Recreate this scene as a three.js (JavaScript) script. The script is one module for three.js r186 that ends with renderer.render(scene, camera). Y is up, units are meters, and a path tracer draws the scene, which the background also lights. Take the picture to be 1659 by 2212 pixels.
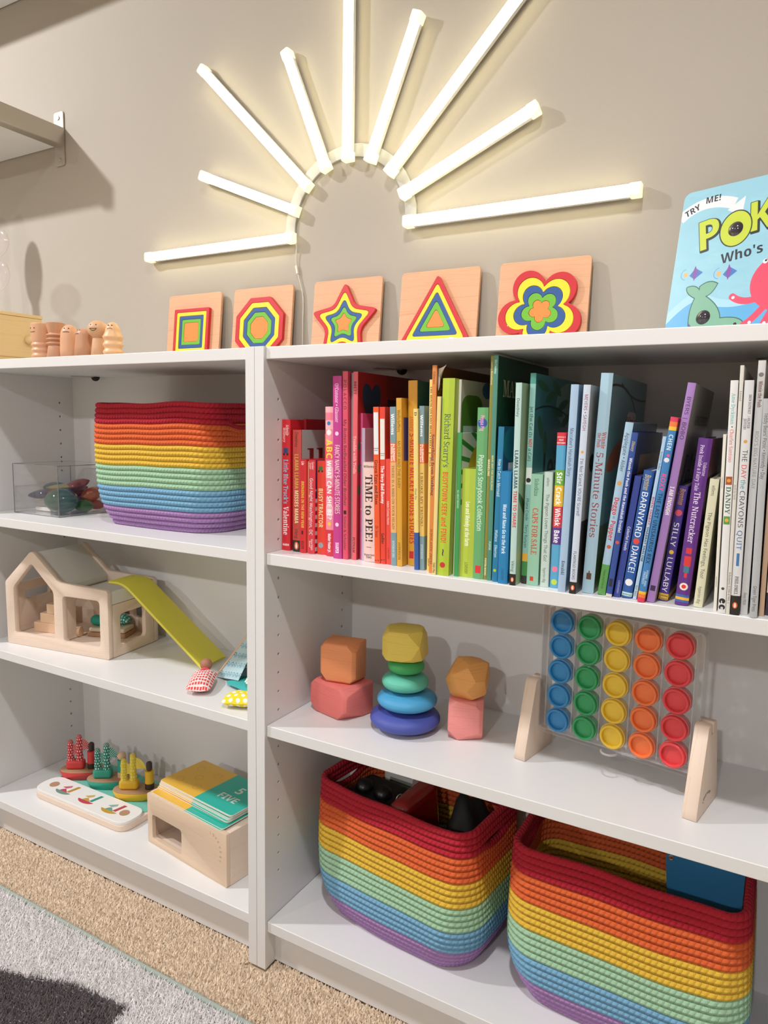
import * as THREE from 'three';
import { RoundedBoxGeometry } from 'three/addons/geometries/RoundedBoxGeometry.js';
import { ConvexGeometry } from 'three/addons/geometries/ConvexGeometry.js';
import { mergeGeometries, toCreasedNormals } from 'three/addons/utils/BufferGeometryUtils.js';
import { RectAreaLightUniformsLib } from 'three/addons/lights/RectAreaLightUniformsLib.js';

// ------------------------------------------------------------------ camera, light, exposure
const scene = new THREE.Scene();
const camera = new THREE.PerspectiveCamera(2 * Math.atan(1106 / 1534.486) * 180 / Math.PI, 1659 / 2212, 0.02, 30);
camera.position.set(0.7251, 0.927, 1.1495);
{
  const yaw = 0.5141, pitch = -0.12359, roll = 0.01826;
  const f = new THREE.Vector3(-Math.sin(yaw) * Math.cos(pitch), Math.sin(pitch), -Math.cos(yaw) * Math.cos(pitch));
  const r = new THREE.Vector3().crossVectors(f, new THREE.Vector3(0, 1, 0)).normalize();
  const u = new THREE.Vector3().crossVectors(r, f);
  const r2 = r.clone().multiplyScalar(Math.cos(roll)).addScaledVector(u, Math.sin(roll));
  const u2 = r.clone().multiplyScalar(-Math.sin(roll)).addScaledVector(u, Math.cos(roll));
  camera.quaternion.setFromRotationMatrix(new THREE.Matrix4().makeBasis(r2, u2, f.clone().negate()));
}
const renderer = new THREE.WebGLRenderer({ antialias: true });
renderer.toneMapping = THREE.LinearToneMapping;
renderer.toneMappingExposure = 1.72;
renderer.shadowMap.enabled = true;
RectAreaLightUniformsLib.init();
scene.background = new THREE.Color(0x000000);
// recessed ceiling downlights: x, z, candela, beam half angle, beam softness (two near the wall, two further into the room)
const DOWNLIGHTS = [
  [-1.6, 1.2, 6.2, 1.46, 0.12, 'white recessed ceiling downlight above the wall shelves'],
  [0.55, 1.12, 3.6, 1.3, 0.85, 'white recessed ceiling downlight above the tall book row'],
  [0.65, 3.9, 5.1, 1.46, 0.12, 'white recessed ceiling downlight deep in the room opposite the books'],
  [-1.6, 3.9, 3.4, 1.46, 0.12, 'white recessed ceiling downlight deep in the room opposite the wall shelves'],
];
const LAMP_COLOR = new THREE.Color(1.0, 1.0, 1.03);
const TUBE_GLOW = new THREE.Color(1.0, 0.9, 0.5), TUBE_GAIN = 5.6, TUBE_LIGHT = 2;

// ------------------------------------------------------------------ helpers
let seed = 12345;
const rnd = () => { seed = (seed * 1664525 + 1013904223) >>> 0; return seed / 4294967296; };
const rr = (a, b) => a + (b - a) * rnd();
const used = {};
function numbered(n) { const k = used[n] = (used[n] ?? -1) + 1; return k ? `${n}_${String(k).padStart(3, '0')}` : n; }
function thing(name, label, category, pos = [0, 0, 0], turn = 0, group) {
  const g = new THREE.Group(); g.name = numbered(name); g.position.set(...pos); g.rotation.y = turn;
  g.userData = { label, category }; if (group) g.userData.group = group;
  scene.add(g); return g;
}
function part(name, geo, mat, parent, pos, rot) {
  const m = new THREE.Mesh(geo, mat); m.name = name; m.castShadow = m.receiveShadow = true;
  if (pos) m.position.set(...pos); if (rot) m.rotation.set(...rot);
  parent.add(m); return m;
}
function struct(name, geo, mat, pos) { const m = part(name, geo, mat, scene, pos); m.userData.kind = 'structure'; return m; }
const rbox = (w, h, d, r = 0.002, s = 2) => new RoundedBoxGeometry(w, h, d, s, Math.min(r, w / 2.01, h / 2.01, d / 2.01));
function boxUV(g, k = 1, axis = 0) {   // uv in metres; axis 1 turns the grain
  const p = g.attributes.position, n = g.attributes.normal, uv = new Float32Array(p.count * 2);
  for (let i = 0; i < p.count; i++) {
    const ax = Math.abs(n.getX(i)), ay = Math.abs(n.getY(i)), az = Math.abs(n.getZ(i));
    let a, b;
    if (ax >= ay && ax >= az) { a = p.getZ(i); b = p.getY(i); } else if (ay >= az) { a = p.getX(i); b = p.getZ(i); } else { a = p.getX(i); b = p.getY(i); }
    if (axis) [a, b] = [b, a];
    uv[2 * i] = a * k; uv[2 * i + 1] = b * k;
  }
  g.setAttribute('uv', new THREE.BufferAttribute(uv, 2)); return g;
}
const move = (g, x, y, z) => (g.translate(x, y, z), g);
function extr(shape, depth, bevel = 0.001, curve = 12) {
  return new THREE.ExtrudeGeometry(shape, { depth: depth - 2 * bevel, bevelEnabled: bevel > 0, bevelThickness: bevel, bevelSize: bevel, bevelOffset: -bevel, bevelSegments: 2, curveSegments: curve }).translate(0, 0, bevel);
}
function tube(pts, r, seg = 24, rad = 8, closed = false) {
  return new THREE.TubeGeometry(new THREE.CatmullRomCurve3(pts.map(p => new THREE.Vector3(...p)), closed), seg, r, rad, closed);
}
const plainMerge = list => mergeGeometries(list.map(g => { const q = g.index ? g.toNonIndexed() : g; for (const k of Object.keys(q.attributes)) if (!['position', 'normal', 'uv'].includes(k)) q.deleteAttribute(k); return q; }));
function canvasTex(w, h, draw, repeat, srgb = true) {
  const c = document.createElement('canvas'); c.width = w; c.height = h; draw(c.getContext('2d'), w, h);
  const t = new THREE.CanvasTexture(c); if (srgb) t.colorSpace = THREE.SRGBColorSpace;
  t.magFilter = THREE.LinearFilter; t.anisotropy = 8;
  if (repeat) { t.wrapS = t.wrapT = THREE.RepeatWrapping; t.repeat.set(...repeat); }
  return t;
}
function noiseTex(n, f, repeat, srgb = false) {
  const d = new Uint8Array(n * n * 4);
  for (let y = 0; y < n; y++) for (let x = 0; x < n; x++) { const v = Math.max(0, Math.min(255, f(x, y))); const i = 4 * (y * n + x); d[i] = d[i + 1] = d[i + 2] = v; d[i + 3] = 255; }
  const t = new THREE.DataTexture(d, n, n); t.magFilter = THREE.LinearFilter; t.minFilter = THREE.LinearMipmapLinearFilter; t.generateMipmaps = true;
  t.wrapS = t.wrapT = THREE.RepeatWrapping; t.repeat.set(...repeat); if (srgb) t.colorSpace = THREE.SRGBColorSpace; t.needsUpdate = true; return t;
}
const mat = (color, roughness = 0.6, o = {}) => new THREE.MeshStandardMaterial({ color, roughness, ...o });
const phys = (color, roughness = 0.5, o = {}) => new THREE.MeshPhysicalMaterial({ color, roughness, ...o });

// ------------------------------------------------------------------ materials
const wallBump = noiseTex(256, () => 120 + 40 * rnd() + 40 * rnd(), [9, 9]);
const wallMat = mat(new THREE.Color(0.448, 0.402, 0.338), 0.8, { bumpMap: wallBump, bumpScale: 0.0004 });
const roomMat = wallMat;   // the same paint all round
const ceilMat = mat(new THREE.Color(0.88, 0.87, 0.85), 0.9);
const white = phys(new THREE.Color(0.78, 0.773, 0.765), 0.36, { clearcoat: 0.15, clearcoatRoughness: 0.35 });
const whiteMatte = mat(new THREE.Color(0.80, 0.785, 0.77), 0.6);
const steel = mat(new THREE.Color(0.52, 0.48, 0.42), 0.38, { metalness: 0.9 });
const blackMat = mat(0x14120f, 0.55);
function woodTex(base, line, n, sd, rep) {
  seed = sd;
  return canvasTex(512, 512, (c, w, h) => {
    c.fillStyle = base; c.fillRect(0, 0, w, h);
    for (let i = 0; i < n; i++) {
      const y = rnd() * h, a = rr(2, 9), ph = rnd() * 6, l = rr(60, 512), x0 = rnd() * w;
      c.strokeStyle = line; c.globalAlpha = rr(0.05, 0.28); c.lineWidth = rr(0.6, 2.4);
      for (const dx of [-w, 0, w]) for (const dy of [-h, 0, h]) {
        c.beginPath();
        for (let x = 0; x <= l; x += 16) { const yy = y + a * Math.sin(2 * Math.PI * (x0 + x) / w + ph) + dy; x ? c.lineTo(x0 + x + dx, yy) : c.moveTo(x0 + dx, yy); }
        c.stroke();
      }
    }
    for (let i = 0; i < 500; i++) { c.globalAlpha = rr(0.05, 0.22); c.fillStyle = line; c.fillRect(rnd() * w, rnd() * h, rr(3, 12), 1); }
    c.globalAlpha = 1;
  }, rep);
}
const beech = mat(0xffffff, 0.55, { map: woodTex('#dda983', '#ad744a', 110, 7, [6, 6]) });
const maple = mat(0xffffff, 0.5, { map: woodTex('#e8d2bf', '#cdab8c', 60, 11, [4, 4]) });
const birch = mat(0xffffff, 0.5, { map: woodTex('#e3c794', '#c39b62', 50, 17, [4, 4]) });
const deckWood = mat(0xffffff, 0.6, { map: woodTex('#b58d6c', '#8a6243', 60, 23, [8, 8]) });
const pegWood = mat(0xffffff, 0.42, { map: woodTex('#e3c0a0', '#c2936c', 70, 29, [10, 10]) });
const stainMap = woodTex('#ffffff', '#b9a58e', 70, 31, [8, 8]);
const stained = (c, r = 0.5) => mat(c, r, { map: stainMap });
const clear = phys(0xffffff, 0.03, { transmission: 1, thickness: 0, ior: 1.49 });
const clearEdge = phys(new THREE.Color(0.86, 0.84, 0.85), 0.08, { transmission: 0.75, thickness: 0, ior: 1.49 });
const paper = mat(0xe9e2d2, 0.85);

// ------------------------------------------------------------------ the room
const ZF = 0.28, ZS = 0.275, ZB = 0.0143, YT = 1.0413, Y1 = 0.7199, Y2 = 0.4337, Y3 = 0.0855, T = 0.0187, TP = 0.0175, CEIL = 2.4;
struct('wall_back', boxUV(new THREE.BoxGeometry(5.2, CEIL, 0.12)), wallMat, [0.0, CEIL / 2, -0.06]);
struct('wall_left', new THREE.BoxGeometry(0.12, CEIL, 5.4), roomMat, [-2.66, CEIL / 2, 2.58]);
struct('wall_right', new THREE.BoxGeometry(0.12, CEIL, 5.4), roomMat, [2.66, CEIL / 2, 2.58]);
struct('wall_front', new THREE.BoxGeometry(5.2, CEIL, 0.12), roomMat, [0, CEIL / 2, 5.22]);
struct('ceiling', new THREE.BoxGeometry(5.44, 0.12, 5.52), ceilMat, [0, CEIL + 0.06, 2.58]);
const carpetCol = new THREE.Color(0.56, 0.42, 0.28);
struct('floor', new THREE.BoxGeometry(5.44, 0.1, 5.52), mat(carpetCol, 0.95), [0, -0.056, 2.58]);
DOWNLIGHTS.forEach(([x, z, cd, beam, soft, label], i) => {
  const d = thing('ceiling_downlight', label, 'downlight', [x, CEIL, z], 0, 'recessed ceiling downlights');
  part('trim_ring', new THREE.TorusGeometry(0.062, 0.008, 10, 32).rotateX(Math.PI / 2), whiteMatte, d, [0, -0.003, 0]);
  part('lens', new THREE.CylinderGeometry(0.056, 0.056, 0.006, 32), mat(0xffffff, 0.5, { emissive: LAMP_COLOR, emissiveIntensity: 3 }), d, [0, -0.004, 0]);
  const s = new THREE.SpotLight(LAMP_COLOR, cd, 0, beam, soft, 2);
  s.position.set(0, -0.03, 0); s.target.position.set(0, -2.4, 0); s.castShadow = true; s.shadow.radius = 2.4;
  d.add(s, s.target);
});

// ------------------------------------------------------------------ bookcases
function sidePanelGeo(inner) {   // inner = +1: pin holes open on the +x face
  const H = YT, z0 = 0, z1 = ZF, s = new THREE.Shape([[z0, 0], [z1, 0], [z1, H], [z0, H]].map(a => new THREE.Vector2(...a)));
  for (let k = -16; k <= 9; k++) for (const hz of [ZF - 0.0366, ZF - 0.229]) {
    const h = new THREE.Path(); h.absarc(hz, 0.6742 + 0.032 * k, 0.0026, 0, 2 * Math.PI, true); s.holes.push(h);
  }
  const a = new THREE.ExtrudeGeometry(s, { depth: 0.008, bevelEnabled: false, curveSegments: 4 });   // x = z, y = y, z = thickness
  const m = new THREE.Matrix4().set(0, 0, 1, 0, 0, 1, 0, 0, 1, 0, 0, 0, 0, 0, 0, 1);                   // (z, y, x)
  a.applyMatrix4(m);
  { const ix = a.attributes.position; for (let i = 0; i < ix.count; i += 3) for (const at of ['position', 'normal', 'uv']) { const b = a.attributes[at], q = [], w = [];
      for (let c = 0; c < b.itemSize; c++) { q.push(b.array[(i + 1) * b.itemSize + c]); w.push(b.array[(i + 2) * b.itemSize + c]); }
      for (let c = 0; c < b.itemSize; c++) { b.array[(i + 1) * b.itemSize + c] = w[c]; b.array[(i + 2) * b.itemSize + c] = q[c]; } } }
  const core = new THREE.BoxGeometry(TP - 0.008, H, ZF).translate(-(TP - 0.008) / 2, H / 2, ZF / 2);
  const g = plainMerge([a, core]);           // inner face at x = 0.008
  g.translate(-0.008, 0, 0);                 // inner face at x = 0
  if (inner < 0) { g.rotateY(Math.PI); g.translate(0, 0, ZF); }
  g.computeVertexNormals(); return g;
}
function bookcase(x0, label) {
  const b = thing('bookcase', label, 'bookcase', [x0, 0, 0], 0, 'white bookcases along the wall');
  const W = 0.80, iw = W - 2 * (TP + 0.0005);
  part('side_panel', sidePanelGeo(1), white, b, [TP + 0.0005, 0, 0]);
  part('side_panel', sidePanelGeo(-1), white, b, [W - TP - 0.0005, 0, 0]);
  const board = (name, y, depth = ZS) => part(name, rbox(iw - 0.0012, T, depth - ZB, 0.0012, 2), white, b, [W / 2, y - T / 2, ZB + (depth - ZB) / 2]);
  board('top_board', YT - 0.0005); board('shelf', Y1); board('shelf', Y2); board('bottom_board', Y3);
  part('back_panel', new THREE.BoxGeometry(iw, YT - 0.03, 0.004), whiteMatte, b, [W / 2, (YT - 0.03) / 2 + 0.02, ZB - 0.002]);
  part('kickboard', new THREE.BoxGeometry(iw, Y3 - T, 0.016), white, b, [W / 2, (Y3 - T) / 2, 0.2445]);
  // anti-tip fitting under the top board
  for (const ax of [0.11, 0.70]) {
    part('anchor_plate', rbox(0.05, 0.0016, 0.016, 0.0006), steel, b, [ax, YT - T - 0.0014, 0.055], [0, 0.9, 0]);
    part('anchor_cap', new THREE.SphereGeometry(0.0095, 18, 10, 0, 2 * Math.PI, Math.PI / 2, Math.PI / 2), blackMat, b, [ax + 0.016, YT - T - 0.001, 0.034]);
  }
  return b;
}
bookcase(-0.80, 'white bookcase with the toy house, sail boats and one rainbow basket');
bookcase(-1.60, 'white empty bookcase standing past the toy house bookcase');
bookcase(0, 'white bookcase with the row of books and two rainbow baskets');

// ------------------------------------------------------------------ wall shelves on brackets (their ends reach into the picture)
function wallShelf(xEnd, yBottom, label, len) {
  const s = thing('wall_shelf', label, 'shelf', [xEnd, yBottom, 0], 0, 'wall shelves');
  part('board', rbox(len, 0.028, 0.19, 0.002), white, s, [-len / 2 - 0.004, 0.016, 0.097]);
  const arm = part('bracket', rbox(0.014, 0.041, 0.198, 0.0025), steel, s, [0.0045, 0.0185, 0.0995]);
  part('bracket_lip', rbox(0.022, 0.003, 0.198, 0.001), steel, s, [-0.004, -0.0008, 0.0995]);
  const plate = new THREE.Shape(); const pw = 0.017, ph = 0.06, q = 0.007;
  plate.moveTo(-pw + q, -ph); plate.lineTo(pw - q, -ph); plate.quadraticCurveTo(pw, -ph, pw, -ph + q); plate.lineTo(pw, ph - q); plate.quadraticCurveTo(pw, ph, pw - q, ph);
  plate.lineTo(-pw + q, ph); plate.quadraticCurveTo(-pw, ph, -pw, ph - q); plate.lineTo(-pw, -ph + q); plate.quadraticCurveTo(-pw, -ph, -pw + q, -ph);
  const pl = part('wall_plate', extr(plate, 0.0035, 0.0007), steel, s, [-0.007, 0.0165, 0.0003]);
  for (const y of [-0.046, 0.046]) part('screw', new THREE.CylinderGeometry(0.0045, 0.005, 0.002, 14).rotateX(Math.PI / 2), steel, pl, [0, y, 0.0042]);
  return s;
}
wallShelf(-0.806, 1.557, 'white wall shelf ending in a brushed metal bracket', 0.9);
wallShelf(-0.60, 1.905, 'upper white wall shelf on a metal bracket above the other one', 1.1);

// ------------------------------------------------------------------ sun shaped wall lamp
{
  const cx = -0.005, cy = 1.276;
  const sun = thing('sun_wall_lamp', 'half sun wall light with nine glowing tubes around a white arch', 'lamp', [cx, cy, 0]);
  const arch = new THREE.Shape(); arch.absarc(-0.004, 0.01, 0.1415, 0, Math.PI, false); arch.lineTo(-0.1455, 0.0); arch.lineTo(-0.1235, 0.0); arch.lineTo(-0.1235, 0.01); arch.absarc(-0.004, 0.01, 0.1195, Math.PI, 0, true); arch.lineTo(0.1155, 0.0); arch.lineTo(0.1375, 0.0); arch.closePath();
  part('arch', extr(arch, 0.005, 0.0006, 48), mat(new THREE.Color(0.46, 0.45, 0.42), 0.5), sun, [0, 0, 0.0005]);
  const glow = new THREE.MeshStandardMaterial({ color: 0xffffff, roughness: 0.5, emissive: TUBE_GLOW, emissiveIntensity: TUBE_GAIN });
  const capMat = mat(new THREE.Color(0.85, 0.83, 0.72), 0.4, { emissive: TUBE_GLOW, emissiveIntensity: 0.5 });
  const chan = mat(new THREE.Color(0.8, 0.8, 0.78), 0.45);
  const L = [0.395, 0.262, 0.375, 0.243, 0.375, 0.243, 0.375, 0.262, 0.395], R0 = 0.119;
  const dShape = new THREE.Shape(); dShape.moveTo(-0.0085, 0); dShape.lineTo(0.0085, 0); dShape.lineTo(0.0085, 0.004); dShape.quadraticCurveTo(0.0085, 0.0085, 0.004, 0.0085); dShape.lineTo(-0.004, 0.0085); dShape.quadraticCurveTo(-0.0085, 0.0085, -0.0085, 0.004); dShape.closePath();
  const dCap = new THREE.Shape(); dCap.moveTo(-0.0098, -0.009); dCap.lineTo(0.0098, -0.009); dCap.lineTo(0.0098, 0.004); dCap.quadraticCurveTo(0.0098, 0.0098, 0.005, 0.0098); dCap.lineTo(-0.005, 0.0098); dCap.quadraticCurveTo(-0.0098, 0.0098, -0.0098, 0.004); dCap.closePath();
  const along = g => g.rotateY(Math.PI / 2).rotateX(Math.PI / 2);   // extrude axis -> +x, profile up -> +z
  L.forEach((len, i) => {
    const a = Math.PI * i / 8, t = new THREE.Group(); t.name = 'light_tube'; t.rotation.z = a; t.position.set(Math.cos(a) * R0, Math.sin(a) * R0, 0.0135); sun.add(t);
    part('diffuser', along(extr(dShape, len - 0.02, 0, 6)).translate(0.01, 0, 0), glow, t);
    part('channel', new THREE.BoxGeometry(len - 0.02, 0.0178, 0.0078).translate(len / 2, 0, -0.004), chan, t);
    for (const x of [0, len - 0.017]) part('end_cap', along(extr(dCap, 0.017, 0.0015, 6)).translate(x, 0, 0), capMat, t);
    const rl = new THREE.RectAreaLight(TUBE_GLOW, TUBE_LIGHT, len - 0.03, 0.014);
    rl.position.set(len / 2, 0, 0.0092); rl.rotation.y = Math.PI; t.add(rl);
  });
  part('cable', tube([[-0.122, -0.002, 0.008], [-0.119, -0.014, 0.006], [-0.121, -0.04, 0.004], [-0.1185, -0.062, 0.004], [-0.114, -0.075, 0.004], [-0.105, -0.108, 0.004], [-0.104, -0.16, 0.005], [-0.1035, -0.233, 0.007]], 0.0013, 60, 6), phys(new THREE.Color(0.86, 0.83, 0.74), 0.2, { transmission: 0.4 }), sun);
  part('connector', rbox(0.0045, 0.016, 0.004, 0.001), mat(0xe8e4d4, 0.3), sun, [-0.119, -0.058, 0.0045], [0, 0, 0.2]);
}

// ------------------------------------------------------------------ shape puzzle boards leaning on the wall
const RING = [['#c8232c', 'red'], ['#f4d92a', 'yellow'], ['#245393', 'blue'], ['#6cb52d', 'green'], ['#f58a3c', 'orange']].map(([c, n]) => [phys(c, 0.42, { clearcoat: 0.2 }), n]);
function poly(pts, r = 0.001) {   // rounded polygon
  const n = pts.length, s = new THREE.Shape();
  pts.forEach((p, i) => {
    const a = pts[(i + n - 1) % n], b = pts[(i + 1) % n], u = (q) => { const d = Math.hypot(q[0] - p[0], q[1] - p[1]), k = Math.min(r / d, 0.45); return [p[0] + (q[0] - p[0]) * k, p[1] + (q[1] - p[1]) * k]; };
    const s0 = u(a), s1 = u(b);
    i ? s.lineTo(...s0) : s.moveTo(...s0); s.quadraticCurveTo(p[0], p[1], ...s1);
  });
  s.closePath(); return s;
}
const regular = (n, R, rot) => [...Array(n)].map((_, i) => [R * Math.cos(rot + 2 * Math.PI * i / n), R * Math.sin(rot + 2 * Math.PI * i / n)]);
const starPts = (R, r) => [...Array(10)].map((_, i) => { const q = i % 2 ? r : R, a = Math.PI / 2 + Math.PI * i / 5; return [q * Math.cos(a), q * Math.sin(a)]; });
function flower(R) { const pts = []; for (let i = 0; i < 120; i++) { const a = 2 * Math.PI * i / 120; const k = R * (0.62 + 0.38 * Math.pow(Math.abs(Math.cos(2.5 * (a + Math.PI / 2 + 0.12))), 0.75)); pts.push(new THREE.Vector2(k * Math.cos(a), k * Math.sin(a))); } return new THREE.Shape(pts); }
const KINDS = {
  square: (k) => poly(regular(4, 0.069 * k, Math.PI / 4), 0.003),
  octagon: (k) => poly(regular(8, 0.064 * k, Math.PI / 8), 0.002),
  star: (k) => poly(starPts(0.0125 + 0.0625 * k, 0.0065 + 0.033 * k), 0.011),
  triangle: (k) => poly(regular(3, 0.0785 * k, Math.PI / 2).map(p => [p[0], p[1] - 0.006]), 0.007),
  flower: (k) => flower(0.070 * k),
};
const LEV = { square: [1, 0.85, 0.69, 0.54, 0.4], octagon: [1, 0.83, 0.66, 0.51, 0.36], star: [1, 0.76, 0.53, 0.33, 0.13], triangle: [1, 0.82, 0.64, 0.45, 0.27], flower: [1, 0.82, 0.62, 0.44, 0.26] };
[['square', -0.3935], ['octagon', -0.2095], ['star', -0.010], ['triangle', 0.179], ['flower', 0.3635]].forEach(([kind, x]) => {
  const b = thing('shape_puzzle', `wooden puzzle board with nested rainbow ${kind} leaning on the wall`, 'puzzle', [x + (0.7251 - x) / 1.15 * 0.013, YT, 0.022]);
  b.rotation.x = -0.10;
  const sq = poly([[-0.074, 0], [0.074, 0], [0.074, 0.148], [-0.074, 0.148]], 0.008);
  part('board', boxUV(extr(sq, 0.006, 0.0008)), beech, b, [0, 0.0006, 0]);
  const lv = LEV[kind];
  lv.forEach((k, i) => {
    const s = KINDS[kind](k);
    if (i < 4) { const h = KINDS[kind](lv[i + 1] + 0.006); s.holes.push(new THREE.Path(h.getPoints(10))); }
    part(i < 4 ? 'ring' : 'center', extr(s, 0.0075 - 0.0004 * i, 0.0006, 8), RING[i][0], b, [0, 0.0665 + (kind === 'octagon' || kind === 'square' ? 0.0015 : 0), 0.0058]);
  });
});

// ------------------------------------------------------------------ peg dolls
{
  const prof = (a) => a.map(([r, y]) => new THREE.Vector2(r, y));
  const ringy = (n, r, amp, y0, y1) => { const o = []; for (let i = 0; i <= n * 8; i++) { const t = i / (n * 8); o.push([r + amp * Math.sin(t * n * 2 * Math.PI - 1.57), y0 + (y1 - y0) * t]); } return o; };
  const dome = (r, y0, h) => { const o = []; for (let i = 0; i <= 8; i++) { const a = i / 8 * Math.PI / 2; o.push([Math.max(r * Math.cos(a), 0.0001), y0 + h * Math.sin(a)]); } return o; };
  const D = [
    ['flat topped wooden peg doll with three grooves around its base', -0.587, 0.0565, [[0.0001, 0], [0.018, 0], ...ringy(3, 0.0185, 0.0012, 0.002, 0.034), [0.0195, 0.038], [0.0195, 0.069], [0.018, 0.071], [0.0001, 0.0715]]],
    ['wooden peg doll with a crown shaped head and ringed neck', -0.543, 0.0585, [[0.0001, 0], [0.0185, 0], [0.0145, 0.025], ...ringy(3, 0.0155, 0.0028, 0.026, 0.05), [0.014, 0.052], [0.0175, 0.069], [0.0165, 0.070], [0.0001, 0.068]]],
    ['smooth wooden peg doll tapering to an egg shaped top', -0.501, 0.052, [[0.0001, 0], [0.0178, 0], [0.0184, 0.015], [0.0176, 0.038], ...dome(0.0168, 0.044, 0.0205)]],
    ['short darker wooden peg doll with a plain rounded top', -0.4585, 0.047, [[0.0001, 0], [0.0195, 0], [0.0178, 0.02], [0.0162, 0.038], ...dome(0.0156, 0.042, 0.0135)]],
    ['wooden peg doll with a big round head on a thin neck', -0.4195, 0.0545, [[0.0001, 0], [0.0145, 0], [0.012, 0.02], [0.0102, 0.034], ...[...Array(13)].map((_, i) => { const a = -1.1 + i / 12 * (1.1 + Math.PI / 2); return [Math.max(0.019 * Math.cos(a), 0.0001), 0.0515 + 0.0165 * Math.sin(a)]; })]],
    ['pale wooden peg doll turned like a stack of rings', -0.379, 0.052, [[0.0001, 0], [0.018, 0], ...ringy(3, 0.0168, 0.0016, 0.001, 0.042), ...dome(0.0135, 0.045, 0.018)]],
  ];
  const ink = mat(0x3a2a22, 0.8), tints = [0xf3ddd0, 0xe6cdc2, 0xf6ded0, 0xdcc0b2, 0xefe0cf, 0xfff0d8];
  D.forEach(([label, x, fy, pr], i) => {
    const d = thing('peg_doll', label, 'doll', [x, YT, 0.228], 0, 'wooden peg dolls on the top board');
    const m = pegWood.clone(); m.color = new THREE.Color(tints[i]);
    part('body', boxUV(new THREE.LatheGeometry(prof(pr), 40), 1, 1), m, d);
    let rad = 0.015; for (const [r, y] of pr) if (Math.abs(y - fy) < 0.006) rad = Math.max(r, rad * 0.5);
    const rAt = y => { let b = pr[0]; for (const q of pr) if (Math.abs(q[1] - y) < Math.abs(b[1] - y)) b = q; return b[0]; };
    const fa = [-0.05, 0.6, 0.5, -0.15, 0.4, 0.45][i];
    const on = (a, y) => { const r = rAt(y) + 0.0002; return [r * Math.sin(fa + a), y, r * Math.cos(fa + a)]; };
    const bits = [];
    for (const e of [-0.3, 0.3]) bits.push(new THREE.SphereGeometry(0.0011, 8, 6).translate(...on(e, fy + 0.004)));
    const sm = [0.0008, -0.0022, -0.0004, 0, 0.004, -0.0016][i];
    bits.push(tube([-0.36, -0.18, 0, 0.18, 0.36].map(a => on(a, fy - 0.003 - sm * (1 - (a / 0.36) ** 2))), 0.0005, 16, 5));
    if (i === 4) bits.push(tube([-0.36, 0, 0.36].map(a => on(a, fy - 0.003)), 0.0005, 12, 5));
    if (i === 1) bits.push(tube([[-0.4, 0.008], [-0.15, 0.0055]].map(([a, y]) => on(a, fy + y)), 0.0005, 8, 5), tube([[0.4, 0.008], [0.15, 0.0055]].map(([a, y]) => on(a, fy + y)), 0.0005, 8, 5));
    part('face', plainMerge(bits), ink, d);
  });
}

// ------------------------------------------------------------------ little wooden cabinet with a door
{
  const c = thing('toy_cabinet', 'small pale plywood toy cabinet with a knobbed door beside the peg dolls', 'cabinet', [-0.692, YT, 0.2135]);
  c.rotation.y = -0.06;
  const w = 0.104, h = 0.101, d = 0.118;   // face points +x
  part('body', boxUV(rbox(w, h - 0.007, d, 0.0015)), birch, c, [-w / 2, (h - 0.007) / 2, 0]);
  part('lid', boxUV(rbox(w + 0.003, 0.007, d + 0.003, 0.0012)), birch, c, [-w / 2, h - 0.0035, 0]);
  const dr = poly([[-0.044, 0.008], [0.038, 0.008], [0.038, 0.02], [0.044, 0.02], [0.044, 0.03], [0.044, 0.066], [0.038, 0.066], [0.038, 0.082], [-0.044, 0.082]], 0.003);
  const door = part('door', boxUV(extr(dr, 0.0024, 0.0006).rotateY(Math.PI / 2)), birch, c, [-0.0006, 0.002, 0]);
  part('knob', new THREE.SphereGeometry(0.009, 20, 14), birch, door, [0.007, 0.045, -0.026]);
  for (const y of [0.028, 0.058]) part('hinge_pin', new THREE.CylinderGeometry(0.0017, 0.0017, 0.003, 10).rotateZ(Math.PI / 2), blackMat, door, [0.0012, y, -0.0415]);
}
// ------------------------------------------------------------------ clear toy whose edge shows beside the cabinet
{
  const t = thing('clear_windmill', 'clear plastic toy with rounded paddles behind the plywood cabinet', 'toy', [-0.955, YT, 0.12]);
  const lobe = new THREE.SphereGeometry(1, 24, 16);
  const cl = phys(new THREE.Color(0.97, 0.95, 0.95), 0.08, { transmission: 0.94, thickness: 0 });
  part('paddle', lobe.clone().scale(0.05, 0.034, 0.01), cl, t, [0.060, 0.281, 0.0]);
  part('paddle', lobe.clone().scale(0.05, 0.036, 0.01), cl, t, [0.058, 0.208, 0.0]);
  part('stem', tube([[-0.03, 0, 0], [-0.03, 0.12, 0], [-0.043, 0.29, 0]], 0.012, 20, 10), whiteMatte, t);
  part('handle', lobe.clone().scale(0.030, 0.07, 0.014), whiteMatte, t, [-0.045, 0.345, 0]);
  part('foot', new THREE.CylinderGeometry(0.045, 0.05, 0.012, 32), whiteMatte, t, [-0.03, 0.006, 0]);
}

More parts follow.
